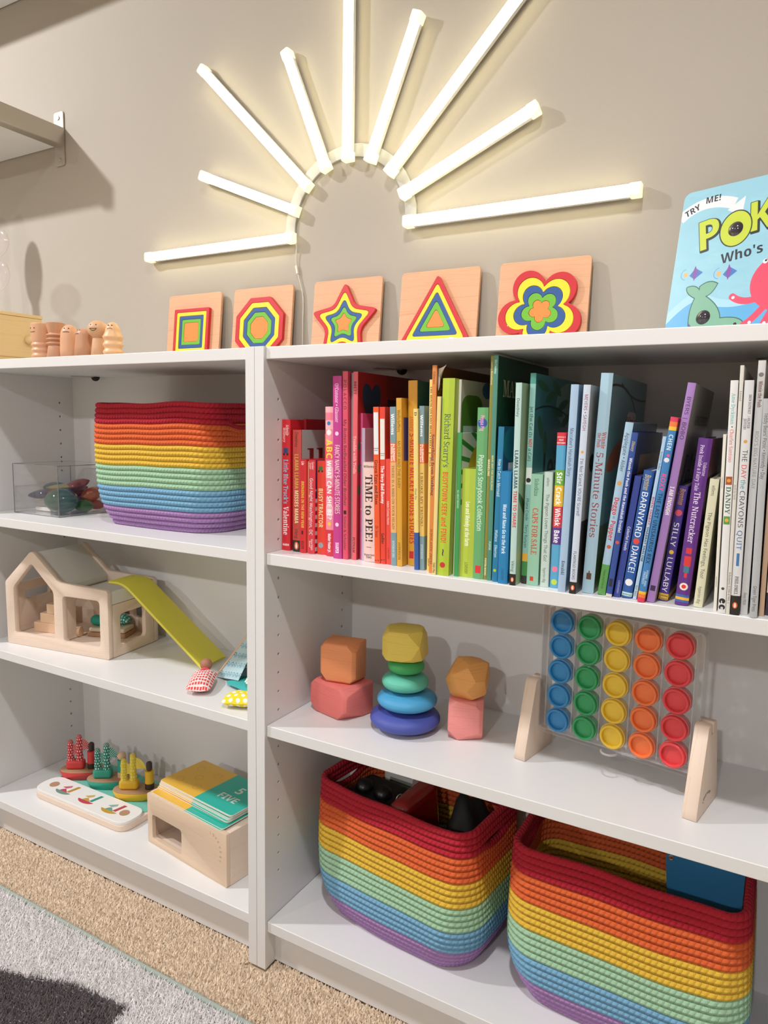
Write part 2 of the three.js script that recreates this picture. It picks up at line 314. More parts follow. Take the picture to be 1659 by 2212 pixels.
// ------------------------------------------------------------------ sea animal picture book leaning on the wall
{
  const bw = 0.25, bh = 0.214;
  const tex = canvasTex(1024, 876, (c, w, h) => {
    c.fillStyle = '#8ec1d3'; c.fillRect(0, 0, w, h);
    seed = 99;
    for (let i = 0; i < 90; i++) { c.globalAlpha = 0.05; c.fillStyle = rnd() < 0.5 ? '#bfe0e8' : '#6fadc8'; c.beginPath(); c.ellipse(rnd() * w, rnd() * h * 0.8, rr(40, 160), rr(10, 40), rr(-0.4, 0.4), 0, 7); c.fill(); }
    c.globalAlpha = 1; c.fillStyle = '#9fcbe6'; c.beginPath(); c.moveTo(0, 700); c.quadraticCurveTo(150, 540, 220, 610); c.quadraticCurveTo(420, 740, 1024, 560); c.lineTo(1024, 876); c.lineTo(0, 876); c.fill();
    c.fillStyle = '#5aa5d4'; c.beginPath(); c.moveTo(0, 760); c.quadraticCurveTo(110, 640, 170, 640); c.quadraticCurveTo(380, 760, 620, 620); c.lineTo(1024, 600); c.lineTo(1024, 876); c.lineTo(0, 876); c.fill();
    // try me arrow
    c.strokeStyle = '#d9dde2'; c.lineWidth = 62; c.beginPath(); c.moveTo(-6, 150); c.quadraticCurveTo(120, 40, 300, 120); c.stroke();
    c.fillStyle = '#d9dde2'; c.beginPath(); c.moveTo(262, 150); c.lineTo(352, 90); c.lineTo(346, 196); c.fill();
    c.fillStyle = '#15171c'; c.font = 'bold 50px sans-serif'; c.save(); c.translate(28, 146); c.rotate(-0.42); c.fillText('TRY', 0, 0); c.restore(); c.save(); c.translate(130, 88); c.rotate(-0.05); c.fillText('ME!', 0, 0); c.restore();
    // title
    const word = (txt, x, y, s, rot, fill) => { c.save(); c.translate(x, y); c.rotate(rot); c.font = `bold ${s}px sans-serif`; c.lineJoin = 'round'; c.strokeStyle = '#1d2a2a'; c.lineWidth = 16; c.strokeText(txt, 5, 7); c.lineWidth = 7; c.strokeText(txt, 0, 0); c.fillStyle = fill; c.fillText(txt, 0, 0); c.restore(); };
    word('P', 120, 360, 235, -0.18, '#bccb3c'); word('K', 385, 300, 225, -0.12, '#bccb3c'); word('E', 505, 282, 205, -0.1, '#bccb3c'); word('-A-', 625, 262, 130, -0.12, '#bccb3c');
    c.lineWidth = 6; c.strokeStyle = '#1d2a2a'; c.fillStyle = '#bccb3c'; c.beginPath(); c.ellipse(322, 262, 84, 98, 0, 0, 7); c.fill(); c.stroke();
    c.fillStyle = '#1b2530'; c.font = 'bold 76px sans-serif'; c.save(); c.translate(270, 448); c.rotate(-0.14); c.fillText("Who's in the", 0, 0); c.restore();
    // fish
    for (const [x, y] of [[110, 480], [300, 500]]) { c.fillStyle = '#3f6fb5'; c.beginPath(); c.moveTo(x - 10, y + 10); c.lineTo(x + 20, y - 30); c.lineTo(x + 66, y); c.lineTo(x + 22, y + 34); c.fill(); c.fillStyle = '#7a4a9a'; c.beginPath(); c.moveTo(x + 18, y - 44); c.lineTo(x + 36, y - 6); c.lineTo(x + 20, y + 44); c.lineTo(x + 6, y); c.fill(); c.fillStyle = '#d2a86a'; c.fillRect(x - 44, y - 10, 22, 24); c.strokeStyle = '#5d97c8'; c.lineWidth = 4; c.beginPath(); c.arc(x - 30, y, 30, 1.7, 4.6); c.stroke(); }
    // seal
    c.fillStyle = '#76aa90'; c.strokeStyle = '#2c5c50'; c.lineWidth = 5; c.beginPath(); c.moveTo(170, 560); c.quadraticCurveTo(220, 520, 270, 555); c.quadraticCurveTo(250, 610, 215, 620); c.quadraticCurveTo(300, 680, 310, 750); c.quadraticCurveTo(430, 745, 448, 806); c.quadraticCurveTo(440, 850, 390, 846); c.quadraticCurveTo(180, 900, 140, 800); c.quadraticCurveTo(120, 700, 150, 624); c.quadraticCurveTo(90, 590, 96, 556); c.quadraticCurveTo(140, 540, 170, 576); c.closePath(); c.fill(); c.stroke();
    c.fillStyle = '#5a3f93'; c.beginPath(); c.moveTo(135, 760); c.quadraticCurveTo(180, 830, 280, 850); c.quadraticCurveTo(200, 884, 150, 826); c.closePath(); c.fill();
    c.fillStyle = '#1a1a1a'; c.beginPath(); c.arc(396, 792, 9, 0, 7); c.fill();
    // octopus
    c.fillStyle = '#ea4763'; c.beginPath(); c.ellipse(640, 585, 195, 165, 0, 0, 7); c.fill();
    c.strokeStyle = '#ea4763'; c.lineCap = 'round'; c.lineWidth = 36;
    for (const q of [[[500, 660], [420, 690], [360, 640]], [[540, 700], [480, 780], [440, 800]], [[580, 720], [540, 800], [520, 860]], [[640, 730], [620, 800], [600, 876]], [[700, 720], [700, 800], [690, 876]], [[770, 690], [840, 760], [900, 800]]]) { c.beginPath(); c.moveTo(...q[0]); c.quadraticCurveTo(...q[1], ...q[2]); c.stroke(); }
    c.fillStyle = '#fbd8de'; for (const [x, y] of [[365, 645], [470, 790], [545, 800], [610, 830], [700, 840]]) { c.beginPath(); c.arc(x, y, 9, 0, 7); c.fill(); }
    c.fillStyle = '#ffffff'; c.beginPath(); c.arc(505, 470, 12, 0, 7); c.fill(); c.fillStyle = '#222'; c.beginPath(); c.arc(508, 466, 6, 0, 7); c.fill();
  });
  const b = thing('picture_book', 'blue ocean picture book with a red octopus leaning on the wall', 'book', [0.5645, YT, 0.053]);
  b.rotation.order = 'YXZ'; b.rotation.set(-0.17, -0.344, 0);
  const cs = poly([[0, 0], [bw, 0], [bw, bh], [0, bh]], 0.012);
  const cg = extr(cs, 0.003, 0.0004); { const p = cg.attributes.position, uv = cg.attributes.uv; for (let i = 0; i < p.count; i++) uv.setXY(i, p.getX(i) / bw, p.getY(i) / bh); }
  part('front_cover', cg, phys(0xffffff, 0.28, { map: tex, clearcoat: 0.5, clearcoatRoughness: 0.15 }), b, [0, 0.0006, 0.012]);
  part('pages', extr(poly([[0.003, 0.003], [bw - 0.003, 0.003], [bw - 0.003, bh - 0.003], [0.003, bh - 0.003]], 0.01), 0.0095, 0.0003), paper, b, [0, 0, 0.0025]);
  part('back_cover', extr(cs, 0.002, 0.0004), mat(0x7db4cc, 0.4), b, [0, 0.0006, 0.0003]);
  const bub = phys(new THREE.Color(0.035, 0.03, 0.04), 0.12, { clearcoat: 0.6 });
  for (const [u, v, r] of [[322, 262, 0.0125], [640, 590, 0.0145], [215, 735, 0.0125]]) part('poke_bubble', new THREE.SphereGeometry(r, 24, 10, 0, 2 * Math.PI, 0, 0.9).rotateX(Math.PI / 2).translate(0, 0, -r * 0.62), bub, b, [u / 1024 * bw, (1 - v / 876) * bh, 0.015]);
}

// ------------------------------------------------------------------ books: key, x of the lower left corner, thickness, z of the spine, height, lean in degrees
const ROWS = [["truckvalentine", 0.019, 0.0163, 0.2368, 0.2108, -0.542],
["glitter", 0.0357, 0.0045, 0.2, 0.212, -0.3],
["llamamisses", 0.0406, 0.0162, 0.2368, 0.1949, -0.0614],
["newyear", 0.0572, 0.0117, 0.2401, 0.1489, 0.0269],
["goldthin", 0.0696, 0.0023, 0.236, 0.146, -0.1],
["washington", 0.0723, 0.0123, 0.2389, 0.1485, 0.2359],
["tractor", 0.0871, 0.015, 0.2345, 0.1479, -0.5885],
["abcthin", 0.1025, 0.0036, 0.236, 0.19, -0.5],
["abc", 0.1079, 0.0141, 0.2398, 0.2312, -0.937],
["fancy", 0.1269, 0.0154, 0.2482, 0.2764, -0.8154],
["polacco", 0.1434, 0.0091, 0.247, 0.2832, -0.804],
["greythin", 0.1532, 0.0036, 0.24, 0.281, -0.5],
["trolls", 0.1572, 0.0078, 0.2434, 0.2826, -0.2224],
["pinkpattern", 0.1665, 0.0036, 0.235, 0.222, -0.5],
["lavender", 0.1712, 0.0054, 0.238, 0.2, -0.7],
["timetopee", 0.1786, 0.0198, 0.243, 0.1497, -1.3405],
["greeneggs", 0.1998, 0.009, 0.2465, 0.2311, -1.7131],
["badbunny", 0.2092, 0.0087, 0.2452, 0.2311, -1.49],
["adele", 0.2186, 0.0081, 0.2444, 0.156, -1.6107],
["bird", 0.2276, 0.0094, 0.2461, 0.2314, -1.7132],
["mcduff", 0.2381, 0.0085, 0.2469, 0.2439, -1.6248],
["mickey", 0.2484, 0.0143, 0.2319, 0.2691, -1.2956],
["seussthin", 0.2712, 0.0067, 0.2558, 0.2286, -1.8461],
["trunk", 0.2783, 0.0073, 0.2527, 0.2326, -1.6455],
["yellowback", 0.286, 0.0045, 0.235, 0.275, -0.8],
["house88", 0.2909, 0.0067, 0.2553, 0.2685, -0.672],
["nothing", 0.298, 0.0065, 0.2636, 0.287, -0.4904],
["bequiet", 0.3067, 0.0054, 0.2708, 0.2447, 0.1796],
["busytown", 0.3125, 0.0177, 0.268, 0.269, 0.29],
["bus", 0.3314, 0.0036, 0.255, 0.268, 0.1],
["weather", 0.3367, 0.0066, 0.2639, 0.1969, -0.2854],
["leomelody", 0.3438, 0.0194, 0.2601, 0.1488, -0.2056],
["peppa", 0.3636, 0.0152, 0.2613, 0.2306, -0.229],
["madeline", 0.3792, 0.0043, 0.261, 0.2984, -0.1221],
["ducklings", 0.3844, 0.0061, 0.2628, 0.2976, -0.1829],
["mermaid", 0.3927, 0.0077, 0.2654, 0.206, 0.448],
["maxnana", 0.4029, 0.0133, 0.2703, 0.1486, -0.0702],
["llamashare", 0.4201, 0.008, 0.273, 0.2616, -0.4141],
["jetcat", 0.4299, 0.0075, 0.2546, 0.2746, 0.2081],
["caps", 0.4381, 0.0154, 0.2569, 0.146, 0.148],
["pigeongo", 0.4568, 0.0111, 0.2585, 0.1497, -0.3422],
["stir", 0.469, 0.0116, 0.2566, 0.1999, 0.1862],
["maccabee", 0.4842, 0.0095, 0.2724, 0.2587, 0.9257],
["notscared", 0.4993, 0.0085, 0.2751, 0.258, 1.1308],
["pooh5", 0.5118, 0.0143, 0.2607, 0.2725, 1.971],
["doggo", 0.5312, 0.0093, 0.2606, 0.2146, 5.8338],
["dreidel", 0.5429, 0.0068, 0.2674, 0.2025, 5.6171],
["foods", 0.551, 0.0078, 0.2617, 0.1507, 6.316],
["barnyard", 0.5602, 0.0119, 0.2609, 0.1578, 6.3179],
["shabat", 0.5741, 0.004, 0.2627, 0.1991, 6.4922],
["roxy", 0.5808, 0.0082, 0.2728, 0.2214, 6.297],
["enough", 0.5908, 0.0088, 0.2665, 0.2606, 6.4608],
["lullaby", 0.6015, 0.0106, 0.2505, 0.1408, 5.8946],
["nutcracker", 0.6215, 0.0149, 0.2612, 0.1972, 3.9178],
["pigeonfeel", 0.6421, 0.0096, 0.2603, 0.1512, 3.002],
["thinwhite", 0.6642, 0.0032, 0.268, 0.2022, -1.004],
["dandy", 0.6695, 0.0077, 0.2743, 0.2611, -1.1259],
["inch", 0.6777, 0.0038, 0.275, 0.2771, -0.986],
["crayons", 0.6818, 0.0093, 0.2738, 0.261, -0.812],
["roo", 0.6917, 0.0074, 0.2648, 0.2827, -0.4149],
["teddy", 0.7016, 0.0076, 0.2759, 0.2413, -0.9066]];

// what is printed: t text down the spine (from, to as fractions of the height, colour, size in spine widths, font, centre), h text across, r band, o dot, v oval mark
const S = 'sans-serif', B = 'bold sans-serif', F = 'serif', FB = 'bold serif', I = 'italic serif';
const PRINT = {
  truckvalentine: ['red picture book with pale blue and white lettering against the side panel', '#d8202e', 0.21, [['t', 'Schmitle', .04, .12, '#fff', .34, I, .68], ['t', 'McElmurry', .06, .17, '#fff', .34, I, .34], ['r', .215, .255, '#24477d', .25, .75], ['o', .262, .12, '#222', .3], ['o', .262, .12, '#222', .7], ['t', "Little Blue Truck's", .30, .64, '#a9d0ea', .6, FB], ['t', 'Valentine', .66, .88, '#fff', .66, FB], ['h', 'HMH', .955, '#fff', .26]]],
  glitter: ['dark red glitter book with silver stars pushed back behind its neighbours', '#b51f30', 0.18, []],
  llamamisses: ['brick red book with gold title and black foot, pale cover showing', '#c8483f', 0.2, [['t', 'Dewdney', .02, .14, '#3a1512', .42, S], ['t', 'LLAMA LLAMA', .195, .48, '#e3b24a', .5, B], ['t', 'MISSES MAMA', .49, .765, '#f6edb5', .5, B], ['t', 'Viking', .81, .89, '#3a1512', .4, S], ['r', .905, 1, '#23211f'], ['v', .95]]],
  newyear: ['low red book with yellow capital title and black running dog', '#dd2a33', 0.16, [['t', 'Lin', .02, .06, '#fff', .5, B], ['t', 'BRINGING IN THE NEW YEAR', .23, .73, '#f4cf4a', .5, B], ['r', .76, .80, '#2a1210', .35, .6], ['t', 'KNOPF', .87, .96, '#2a1210', .5, FB]]],
  goldthin: ['very thin gold edged booklet between two low red books', '#e9c98a', 0.15, []],
  washington: ['low rose red book with white title, flag cover showing', '#df3a48', 0.16, [['t', 'Gamble/', .02, .1, '#fff', .3, S, .68], ['t', 'Jasper', .03, .1, '#fff', .3, S, .34], ['t', 'Good Night Washington, DC', .19, .80, '#fff', .52, S], ['t', 'Good Night', .84, .96, '#fff', .28, S, .66], ['t', 'Books', .86, .93, '#fff', .28, S, .34]]],
  tractor: ['low orange red board book with a green tractor on its spine', '#e8402f', 0.16, [['r', .06, .105, '#2d7a3c', .3, .75], ['o', .112, .12, '#222', .3], ['o', .112, .1, '#222', .7], ['t', 'BUSY TRACTOR', .29, .71, '#f4e7a8', .56, B], ['o', .9, .3, '#9aa7ad', .5]]],
  abcthin: ['thin red pamphlet beside the pink checked spine', '#d9303a', 0.17, []],
  abc: ['pink checked book with yellow letters and dark red foot', '#ee8f9f', 0.2, [['r', .0, .04, '#f5b7bd'], ['r', .04, .09, '#ef7f93'], ['r', .09, .15, '#f5b7bd'], ['o', .11, .22, '#3f78b5', .5], ['o', .17, .3, '#f3f0ec', .5], ['r', .25, .35, '#e8586f'], ['r', .4, .47, '#f5b7bd'], ['r', .53, .6, '#e8586f'], ['r', .66, .72, '#f5b7bd'], ['t', 'ABC', .215, .345, '#f6de4a', .8, B], ['t', 'WHAT CAN SHE BE?', .355, .75, '#fff', .6, B], ['o', .78, .2, '#f2c83c', .5], ['r', .82, 1, '#cf2f42'], ['t', 'Walter Foster Jr.', .845, .975, '#fff', .42, B]]],
  fancy: ['tall magenta storybook with pale lettering and heart flourishes', '#c33a8d', 0.22, [['t', "O'Connor \u2022 Glasser", .04, .25, '#fbe9f2', .42, F], ['o', .31, .2, '#f6d3e6', .5], ['t', 'FANCY NANCY 5-MINUTE STORIES', .37, .75, '#f7ead2', .56, S], ['o', .81, .2, '#f6d3e6', .5], ['t', 'HARPER', .91, .97, '#fff', .4, FB]]],
  polacco: ['tall rose pink book with spaced black author name', '#dd4f68', 0.22, [['t', 'P O L A C C O', .045, .2, '#2a1015', .6, S], ['t', 'My Rotten Redheaded Older Brother', .25, .71, '#2a1015', .62, S], ['r', .735, .755, '#2a1015', .25, .75], ['t', 'Simon & Schuster', .765, .95, '#2a1015', .5, S]]],
  greythin: ['tall thin grey booklet between two pink spines', '#8f8a94', 0.2, []],
  trolls: ['tall coral book with dark heart patterned cover showing', '#e8616a', 0.21, [['t', 'BRETT', .05, .12, '#2a1015', .55, FB], ['t', 'Trouble with Trolls', .335, .535, '#fbd9d4', .62, F], ['t', 'PUTNAM', .875, .96, '#2a1015', .55, FB]]],
  pinkpattern: ['thin pink book printed with coloured drops', '#d9568a', 0.2, [['o', .2, .3, '#f1b53e', .5], ['o', .35, .3, '#3d77b5', .5], ['o', .5, .3, '#69a84f', .5], ['o', .65, .3, '#f1b53e', .5], ['o', .8, .3, '#3d77b5', .5]]],
  lavender: ['thin lavender book with mauve cover and pink script', '#c9b3cc', 0.2, []],
  timetopee: ['low pale pink book with big black title', '#eccbc3', 0.165, [['h', 'Willems', .045, '#2a1c1c', .2], ['t', 'TiME to PEE!', .125, .805, '#1d1718', .66, FB], ['r', .85, .855, '#2a1c1c', .3, .7], ['h', 'Hyperion', .93, '#2a1c1c', .18], ['h', 'DBG', .955, '#2a1c1c', .18]]],
  greeneggs: ['bright orange reader with white panel and black italic title', '#ee5a2a', 0.17, [['r', .035, .30, '#e7ecef', .1, .9], ['h', 'BEGINNER', .262, '#222', .16], ['h', 'BOOKS', .275, '#222', .16], ['t', 'Green Eggs and Ham', .335, .62, '#1d1210', .6, FB], ['t', 'Dr. Seuss', .755, .83, '#1d1210', .6, I], ['h', 'B-16', .98, '#1d1210', .3]]],
  badbunny: ['red orange reader with white panel and white title', '#e5402d', 0.17, [['r', .075, .33, '#e9e5dc', .1, .9], ['h', 'BEGINNER', .292, '#222', .16], ['h', 'BOOKS', .305, '#222', .16], ['t', 'The Very Bad Bunny', .37, .61, '#fff', .66, B], ['t', 'Sadler', .80, .87, '#1d1210', .6, B], ['h', 'B-71', .975, '#1d1210', .3]]],
  adele: ['low red book with small white title next to two tall readers', '#e8493d', 0.16, [['t', 'Adele Comes Home', .395, .62, '#fbdcd4', .5, S], ['t', 'LOVEVERY', .84, .95, '#2a1210', .4, S]]],
  bird: ['blue grey and peach book whose title sits left of the mustard spine', '#eab272', 0.17, [['r', 0, .225, '#7d9ba3'], ['t', 'Willems', .045, .175, '#fff', .6, B], ['r', .225, .345, '#e8703a'], ['t', 'An ELEPHANT', .23, .34, '#fff', .36, B, .68], ['t', '& PIGGIE Book', .23, .34, '#fff', .36, B, .3], ['t', 'THERE IS A BIRD ON YOUR HEAD!', .365, .77, '#4a3520', .46, F], ['r', .79, 1, '#7d9ba3'], ['t', 'HYPERION DBG', .84, .95, '#dfe8ea', .42, F]]],
  mcduff: ['mustard yellow book with brown narrow lettering', '#dba335', 0.2, [['t', 'Wells/Jeffers', .07, .2, '#4a3510', .56, S], ['t', 'McDUFF AND THE BABY', .25, .53, '#6a5228', .6, S], ['t', 'HYPERION', .855, .96, '#4a3510', .5, S]]],
  mickey: ['tall thick amber storybook with red title pushed back', '#e4a634', 0.19, [['t', 'Disney', .19, .27, '#d23a2c', .5, I], ['t', '5-MINUTE MICKEY MOUSE STORIES', .28, .88, '#d2333a', .62, B], ['r', .92, .96, '#d2333a', .2, .7]]],
  seussthin: ['thin pale yellow paperback with a blue foot', '#ecd784', 0.2, [['t', 'D', .02, .045, '#2a2a3a', .6, FB], ['r', .765, 1, '#2f59a0'], ['t', 'How Do', .49, .56, '#4a4a3a', .5, S]]],
  trunk: ['blue grey and yellow book with an orange label right of the blue foot', '#e9c268', 0.17, [['r', 0, .225, '#7d9ba3'], ['t', 'Willems', .055, .185, '#fff', .6, B], ['r', .225, .345, '#e8703a'], ['t', 'An ELEPHANT', .23, .34, '#fff', .36, B, .68], ['t', '& PIGGIE Book', .23, .34, '#fff', .36, B, .3], ['t', 'I BROKE MY TRUNK!', .40, .73, '#4a3520', .56, F], ['r', .79, 1, '#7d9ba3'], ['t', 'HYPERION', .84, .93, '#dfe8ea', .46, F]]],
  yellowback: ['tall ochre booklet tucked behind the yellow street book', '#d8ab48', 0.2, []],
  house88: ['tall butter yellow book with black capital title', '#efcf72', 0.215, [['t', 'THE HOUSE ON EAST 88TH STREET', .035, .355, '#2a2415', .56, FB], ['r', .375, .378, '#2a2415'], ['t', 'WABER', .395, .445, '#2a2415', .5, F], ['t', 'HMCo', .93, .97, '#2a2415', .5, FB]]],
  nothing: ['tallest orange book with curled torn jacket and brown cover', '#d98741', 0.235, [['t', 'Gilman', .03, .09, '#3a2015', .55, F], ['t', 'Something from Nothing', .325, .62, '#33203f', .68, FB], ['t', 'SCHOLASTIC PRESS', .78, .955, '#3a2015', .5, I]]],
  bequiet: ['thin cream paperback with blue grey cover before the lime spine', '#ecd68c', 0.22, [['t', "Child's Play", .93, .99, '#3a2a1a', .6, B]]],
  busytown: ['tall thick lime green book with navy and red title', '#b4cb3a', 0.24, [['t', "Richard Scarry's", .175, .445, '#22405a', .52, F], ['t', 'BUSYTOWN SEEK and FIND!', .465, .83, '#e0592a', .5, B], ['t', '~', .86, .90, '#22304a', .6, B], ['o', .945, .22, '#c8352f', .5]]],
  bus: ['thin white book whose cover shows a green bus', '#e3e2d8', 0.225, []],
  weather: ['slim leaf green book with a yellow sun cover', '#3d9c50', 0.2, [['t', 'ALL ABOUT WEATHER', .395, .52, '#dff0dc', .4, S]]],
  leomelody: ['low thick lime board book with white title', '#b4ca43', 0.165, [['t', 'Leo and Melody at the farm', .30, .71, '#f7fbe4', .36, B], ['t', 'LOVEVERY', .86, .97, '#3a4a1a', .26, S]]],
  peppa: ['thick mid green storybook with round white lettering', '#66a96d', 0.22, [['o', .09, .42, '#2f58a6', .5], ['t', 'Peppa Pig', .045, .135, '#f2a3c4', .4, B], ['t', "Peppa's Storybook Collection", .27, .715, '#eef7ea', .5, S], ['r', .92, .965, '#d83338', .25, .75]]],
  madeline: ['very tall thin olive book left of the dark green cover', '#87853a', 0.225, [['t', 'Ludwig Bemelmans', .03, .13, '#efe6b2', .6, S], ['t', 'MADELINE', .455, .53, '#f3ecc0', .7, B], ['t', 'PUFFIN BOOKS', .90, .98, '#f3ecc0', .6, B]]],
  ducklings: ['very tall sea green book with a dark green cover showing', '#4c8c79', 0.225, [['t', 'McCloskey', .02, .08, '#e3efe6', .5, S], ['t', 'MAKE WAY FOR DUCKLINGS', .435, .59, '#e8d27a', .5, B], ['t', 'PUFFIN', .82, .86, '#e3efe6', .5, S]]],
  mermaid: ['teal blue worn book with white title and lime dot', '#1b7ba3', 0.2, [['t', 'How to Catch a Mermaid', .205, .445, '#eaf4f7', .6, S], ['t', 'Wallace \u2736 Elkerton', .66, .84, '#eaf4f7', .5, S], ['o', .925, .26, '#bccb3c', .5]]],
  maxnana: ['low bright blue board book left of the pale llama spine', '#1c7fb6', 0.165, [['t', 'Max and Nana Go to the Park', .29, .73, '#eaf4fb', .4, B], ['t', 'LOVEVERY', .86, .97, '#0f3a55', .3, S]]],
  llamashare: ['tall pale mint book with navy and red title and black foot', '#b9d8d0', 0.235, [['t', 'Dewdney', .075, .165, '#1d2a2a', .5, S], ['t', 'LLAMA LLAMA', .325, .515, '#1d2c4a', .6, B], ['t', 'TIME TO SHARE', .525, .71, '#d22f35', .6, B], ['t', 'Viking', .875, .93, '#1d2a2a', .5, S], ['r', .942, 1, '#201d1b'], ['v', .97]]],
  jetcat: ['tall teal book with a leafy dark cover showing', '#8fc4bb', 0.225, [['r', .0, .05, '#4a9a8a'], ['t', 'Jet the Cat (Is', .155, .30, '#15302f', .62, S], ['t', 'NOT', .305, .345, '#d8323a', .62, B], ['t', 'a Cat)', .35, .41, '#15302f', .62, S], ['r', .44, .52, '#e4eee8'], ['o', .50, .4, '#2a2a2a', .5], ['t', 'Phaea Crede \u273f Terry Runyan', .585, .825, '#15302f', .55, S], ['r', .85, .89, '#e6b03c'], ['r', .89, .96, '#3f8a4c'], ['r', .96, 1, '#2a2a28']]],
  caps: ['low thick mint book with red orange capital title', '#9fd3b8', 0.165, [['t', 'Slobodkina', .04, .195, '#24443a', .36, F], ['t', 'CAPS FOR SALE', .30, .72, '#dd5235', .52, FB], ['r', .92, .96, '#e0482f', .3, .6]]],
  pigeongo: ['low pale grey green book with thin typed title', '#c3d6cc', 0.165, [['t', 'willems', .05, .125, '#3a4442', .36, S], ['t', 'The Pigeon Loves Things That Go!', .19, .775, '#3a4442', .4, S], ['t', 'hyperion dbg', .83, .96, '#3a4442', .34, S]]],
  stir: ['sky blue book with green, yellow, red and purple word blocks', '#58a5c9', 0.2, [['r', 0, .08, '#d8323f'], ['h', "AMERICA'S", .03, '#f8d8d8', .15], ['h', 'TEST', .048, '#fff', .18], ['h', 'KITCHEN', .066, '#fff', .17], ['r', .235, .335, '#72ab3f'], ['t', 'Stir', .25, .325, '#fff', .62, B], ['r', .335, .47, '#edbb34'], ['t', 'Crack', .345, .46, '#fff', .62, B], ['r', .47, .605, '#d63c46'], ['t', 'Whisk', .48, .595, '#fff', .62, B], ['r', .605, .715, '#5f3a8a'], ['t', 'Bake', .62, .705, '#fff', .62, B], ['o', .875, .32, '#ee7f9e', .5], ['o', .96, .32, '#c3d64a', .5]]],
  maccabee: ['tall light blue book with slim dark title', '#a7c3dd', 0.225, [['t', "Maccabee's Hanukkah Story", .205, .435, '#2c4057', .5, S], ['t', 'Kowalski', .845, .915, '#2c4057', .45, FB]]],
  notscared: ['tall whitish blue book with maroon author names and black foot', '#cbd7e6', 0.225, [['t', 'MEYERS \u2022 SAYEGH', .045, .215, '#7a2a3c', .5, S], ['o', .315, .2, '#e8a53c', .5], ['t', "I'm Not Scared, YOU'RE Scared!", .345, .62, '#22305a', .5, S], ['t', 'FLAMINGO BOOKS', .79, .93, '#2a2a33', .42, S], ['r', .942, 1, '#201d1b'], ['v', .97]]],
  pooh5: ['tall thick pale blue storybook with dark red serif title', '#a9ccdd', 0.235, [['t', 'Winnie', .26, .335, '#b53a32', .36, FB, .7], ['t', 'the Pooh', .265, .33, '#b53a32', .34, FB, .34], ['t', '5-Minute Stories', .35, .74, '#9c3238', .62, F], ['r', .905, .935, '#5b4334', .3, .7], ['r', .895, .91, '#5b4334', .45, .55]]],
  doggo: ['leaning light blue book with red title and green foot', '#a9c9de', 0.18, [['t', 'Applegate \u2022 Alder', .06, .28, '#2c3a4a', .5, S], ['o', .345, .3, '#d9a45c', .5], ['t', 'Doggo', .425, .53, '#cf333a', .62, B], ['t', 'AND', .535, .55, '#333', .3, S], ['t', 'Pupper', .56, .68, '#cf333a', .62, B], ['o', .715, .26, '#c8633c', .5], ['r', .82, 1, '#5fa453'], ['t', 'Feiwel and Friends', .85, .965, '#1d3a24', .36, S]]],
  dreidel: ['leaning royal blue book with worn edges and white title', '#2c4c98', 0.19, [['t', 'Disney', .05, .11, '#f2d34a', .5, I], ['t', 'Winnie the Pooh and the Hanukkah Dreidel', .15, .6, '#eef0f5', .52, B], ['o', .66, .3, '#e0533c', .5], ['r', .885, .935, '#222b3a', .2, .8], ['r', .98, 1, '#d9d2c4']]],
  foods: ['low leaning indigo board book with small white title', '#33479c', 0.165, [['t', 'Colorful Foods', .41, .61, '#dfe5f6', .44, B], ['t', 'LOVEVERY', .86, .97, '#c8d0ec', .3, S]]],
  barnyard: ['low leaning blue board book with big white title and red apple', '#2459a2', 0.16, [['t', 'Boynton', .03, .15, '#f0d27a', .6, I], ['t', 'BARNYARD', .16, .52, '#fff', .62, S], ['o', .548, .3, '#e0473c', .5], ['t', 'DANCE!', .58, .80, '#fff', .66, S], ['o', .875, .36, '#eef0f0', .5], ['r', .955, .985, '#bfe0dc'], ['h', 'workman', .972, '#2c5c70', .2]]],
  shabat: ['thin leaning ice blue book with red and dark title', '#b3d0e4', 0.2, [['t', 'Aroeste / Rubio', .09, .2, '#22304a', .6, S], ['t', 'BUEN SHABAT,', .36, .54, '#d0323c', .7, B], ['t', 'SHABBAT SHALOM', .545, .76, '#22304a', .7, B], ['t', 'Kar-Ben', .91, .98, '#22304a', .6, S]]],
  roxy: ['leaning blue book with rainbow bands at both ends', '#3a7fbb', 0.2, [['r', 0, .025, '#e0395c'], ['r', .025, .05, '#ee7c3a'], ['r', .05, .07, '#f2c23c'], ['t', 'CHEN', .09, .175, '#cfe6f2', .6, B], ['o', .225, .34, '#e8e4ec', .5], ['o', .2, .2, '#e25c9a', .6], ['t', 'ROXY', .295, .39, '#ee4f8f', .7, B], ['t', 'THE LAST UNISAURUS REX', .40, .785, '#17375c', .6, B], ['t', 'FEIWEL AND', .82, .91, '#dfeaf2', .3, S, .68], ['t', 'FRIENDS', .83, .90, '#dfeaf2', .3, S, .34], ['r', .94, .955, '#f2c23c'], ['r', .955, .975, '#ee7c3a'], ['r', .975, 1, '#e0395c']]],
  enough: ['tall leaning lavender book with a grey portrait cover', '#a880c4', 0.225, [['t', 'BYERS | BOBO', .06, .25, '#2e2340', .5, S], ['t', 'I AM ENOUGH', .46, .59, '#fff', .56, B], ['r', .92, .945, '#3c2c54', .2, .8]]],
  lullaby: ['low leaning violet board book with white title and yellow foot', '#45318d', 0.16, [['t', 'Boynton', .02, .16, '#f0a93c', .62, I], ['o', .23, .36, '#e5536a', .5], ['t', 'SILLY', .31, .52, '#fff', .6, S], ['o', .57, .24, '#f2c83c', .5], ['t', 'LULLABY', .61, .92, '#fff', .6, S], ['r', .935, .99, '#edbb3a'], ['h', 'Little', .955, '#222', .28], ['h', 'Simon', .98, '#222', .28]]],
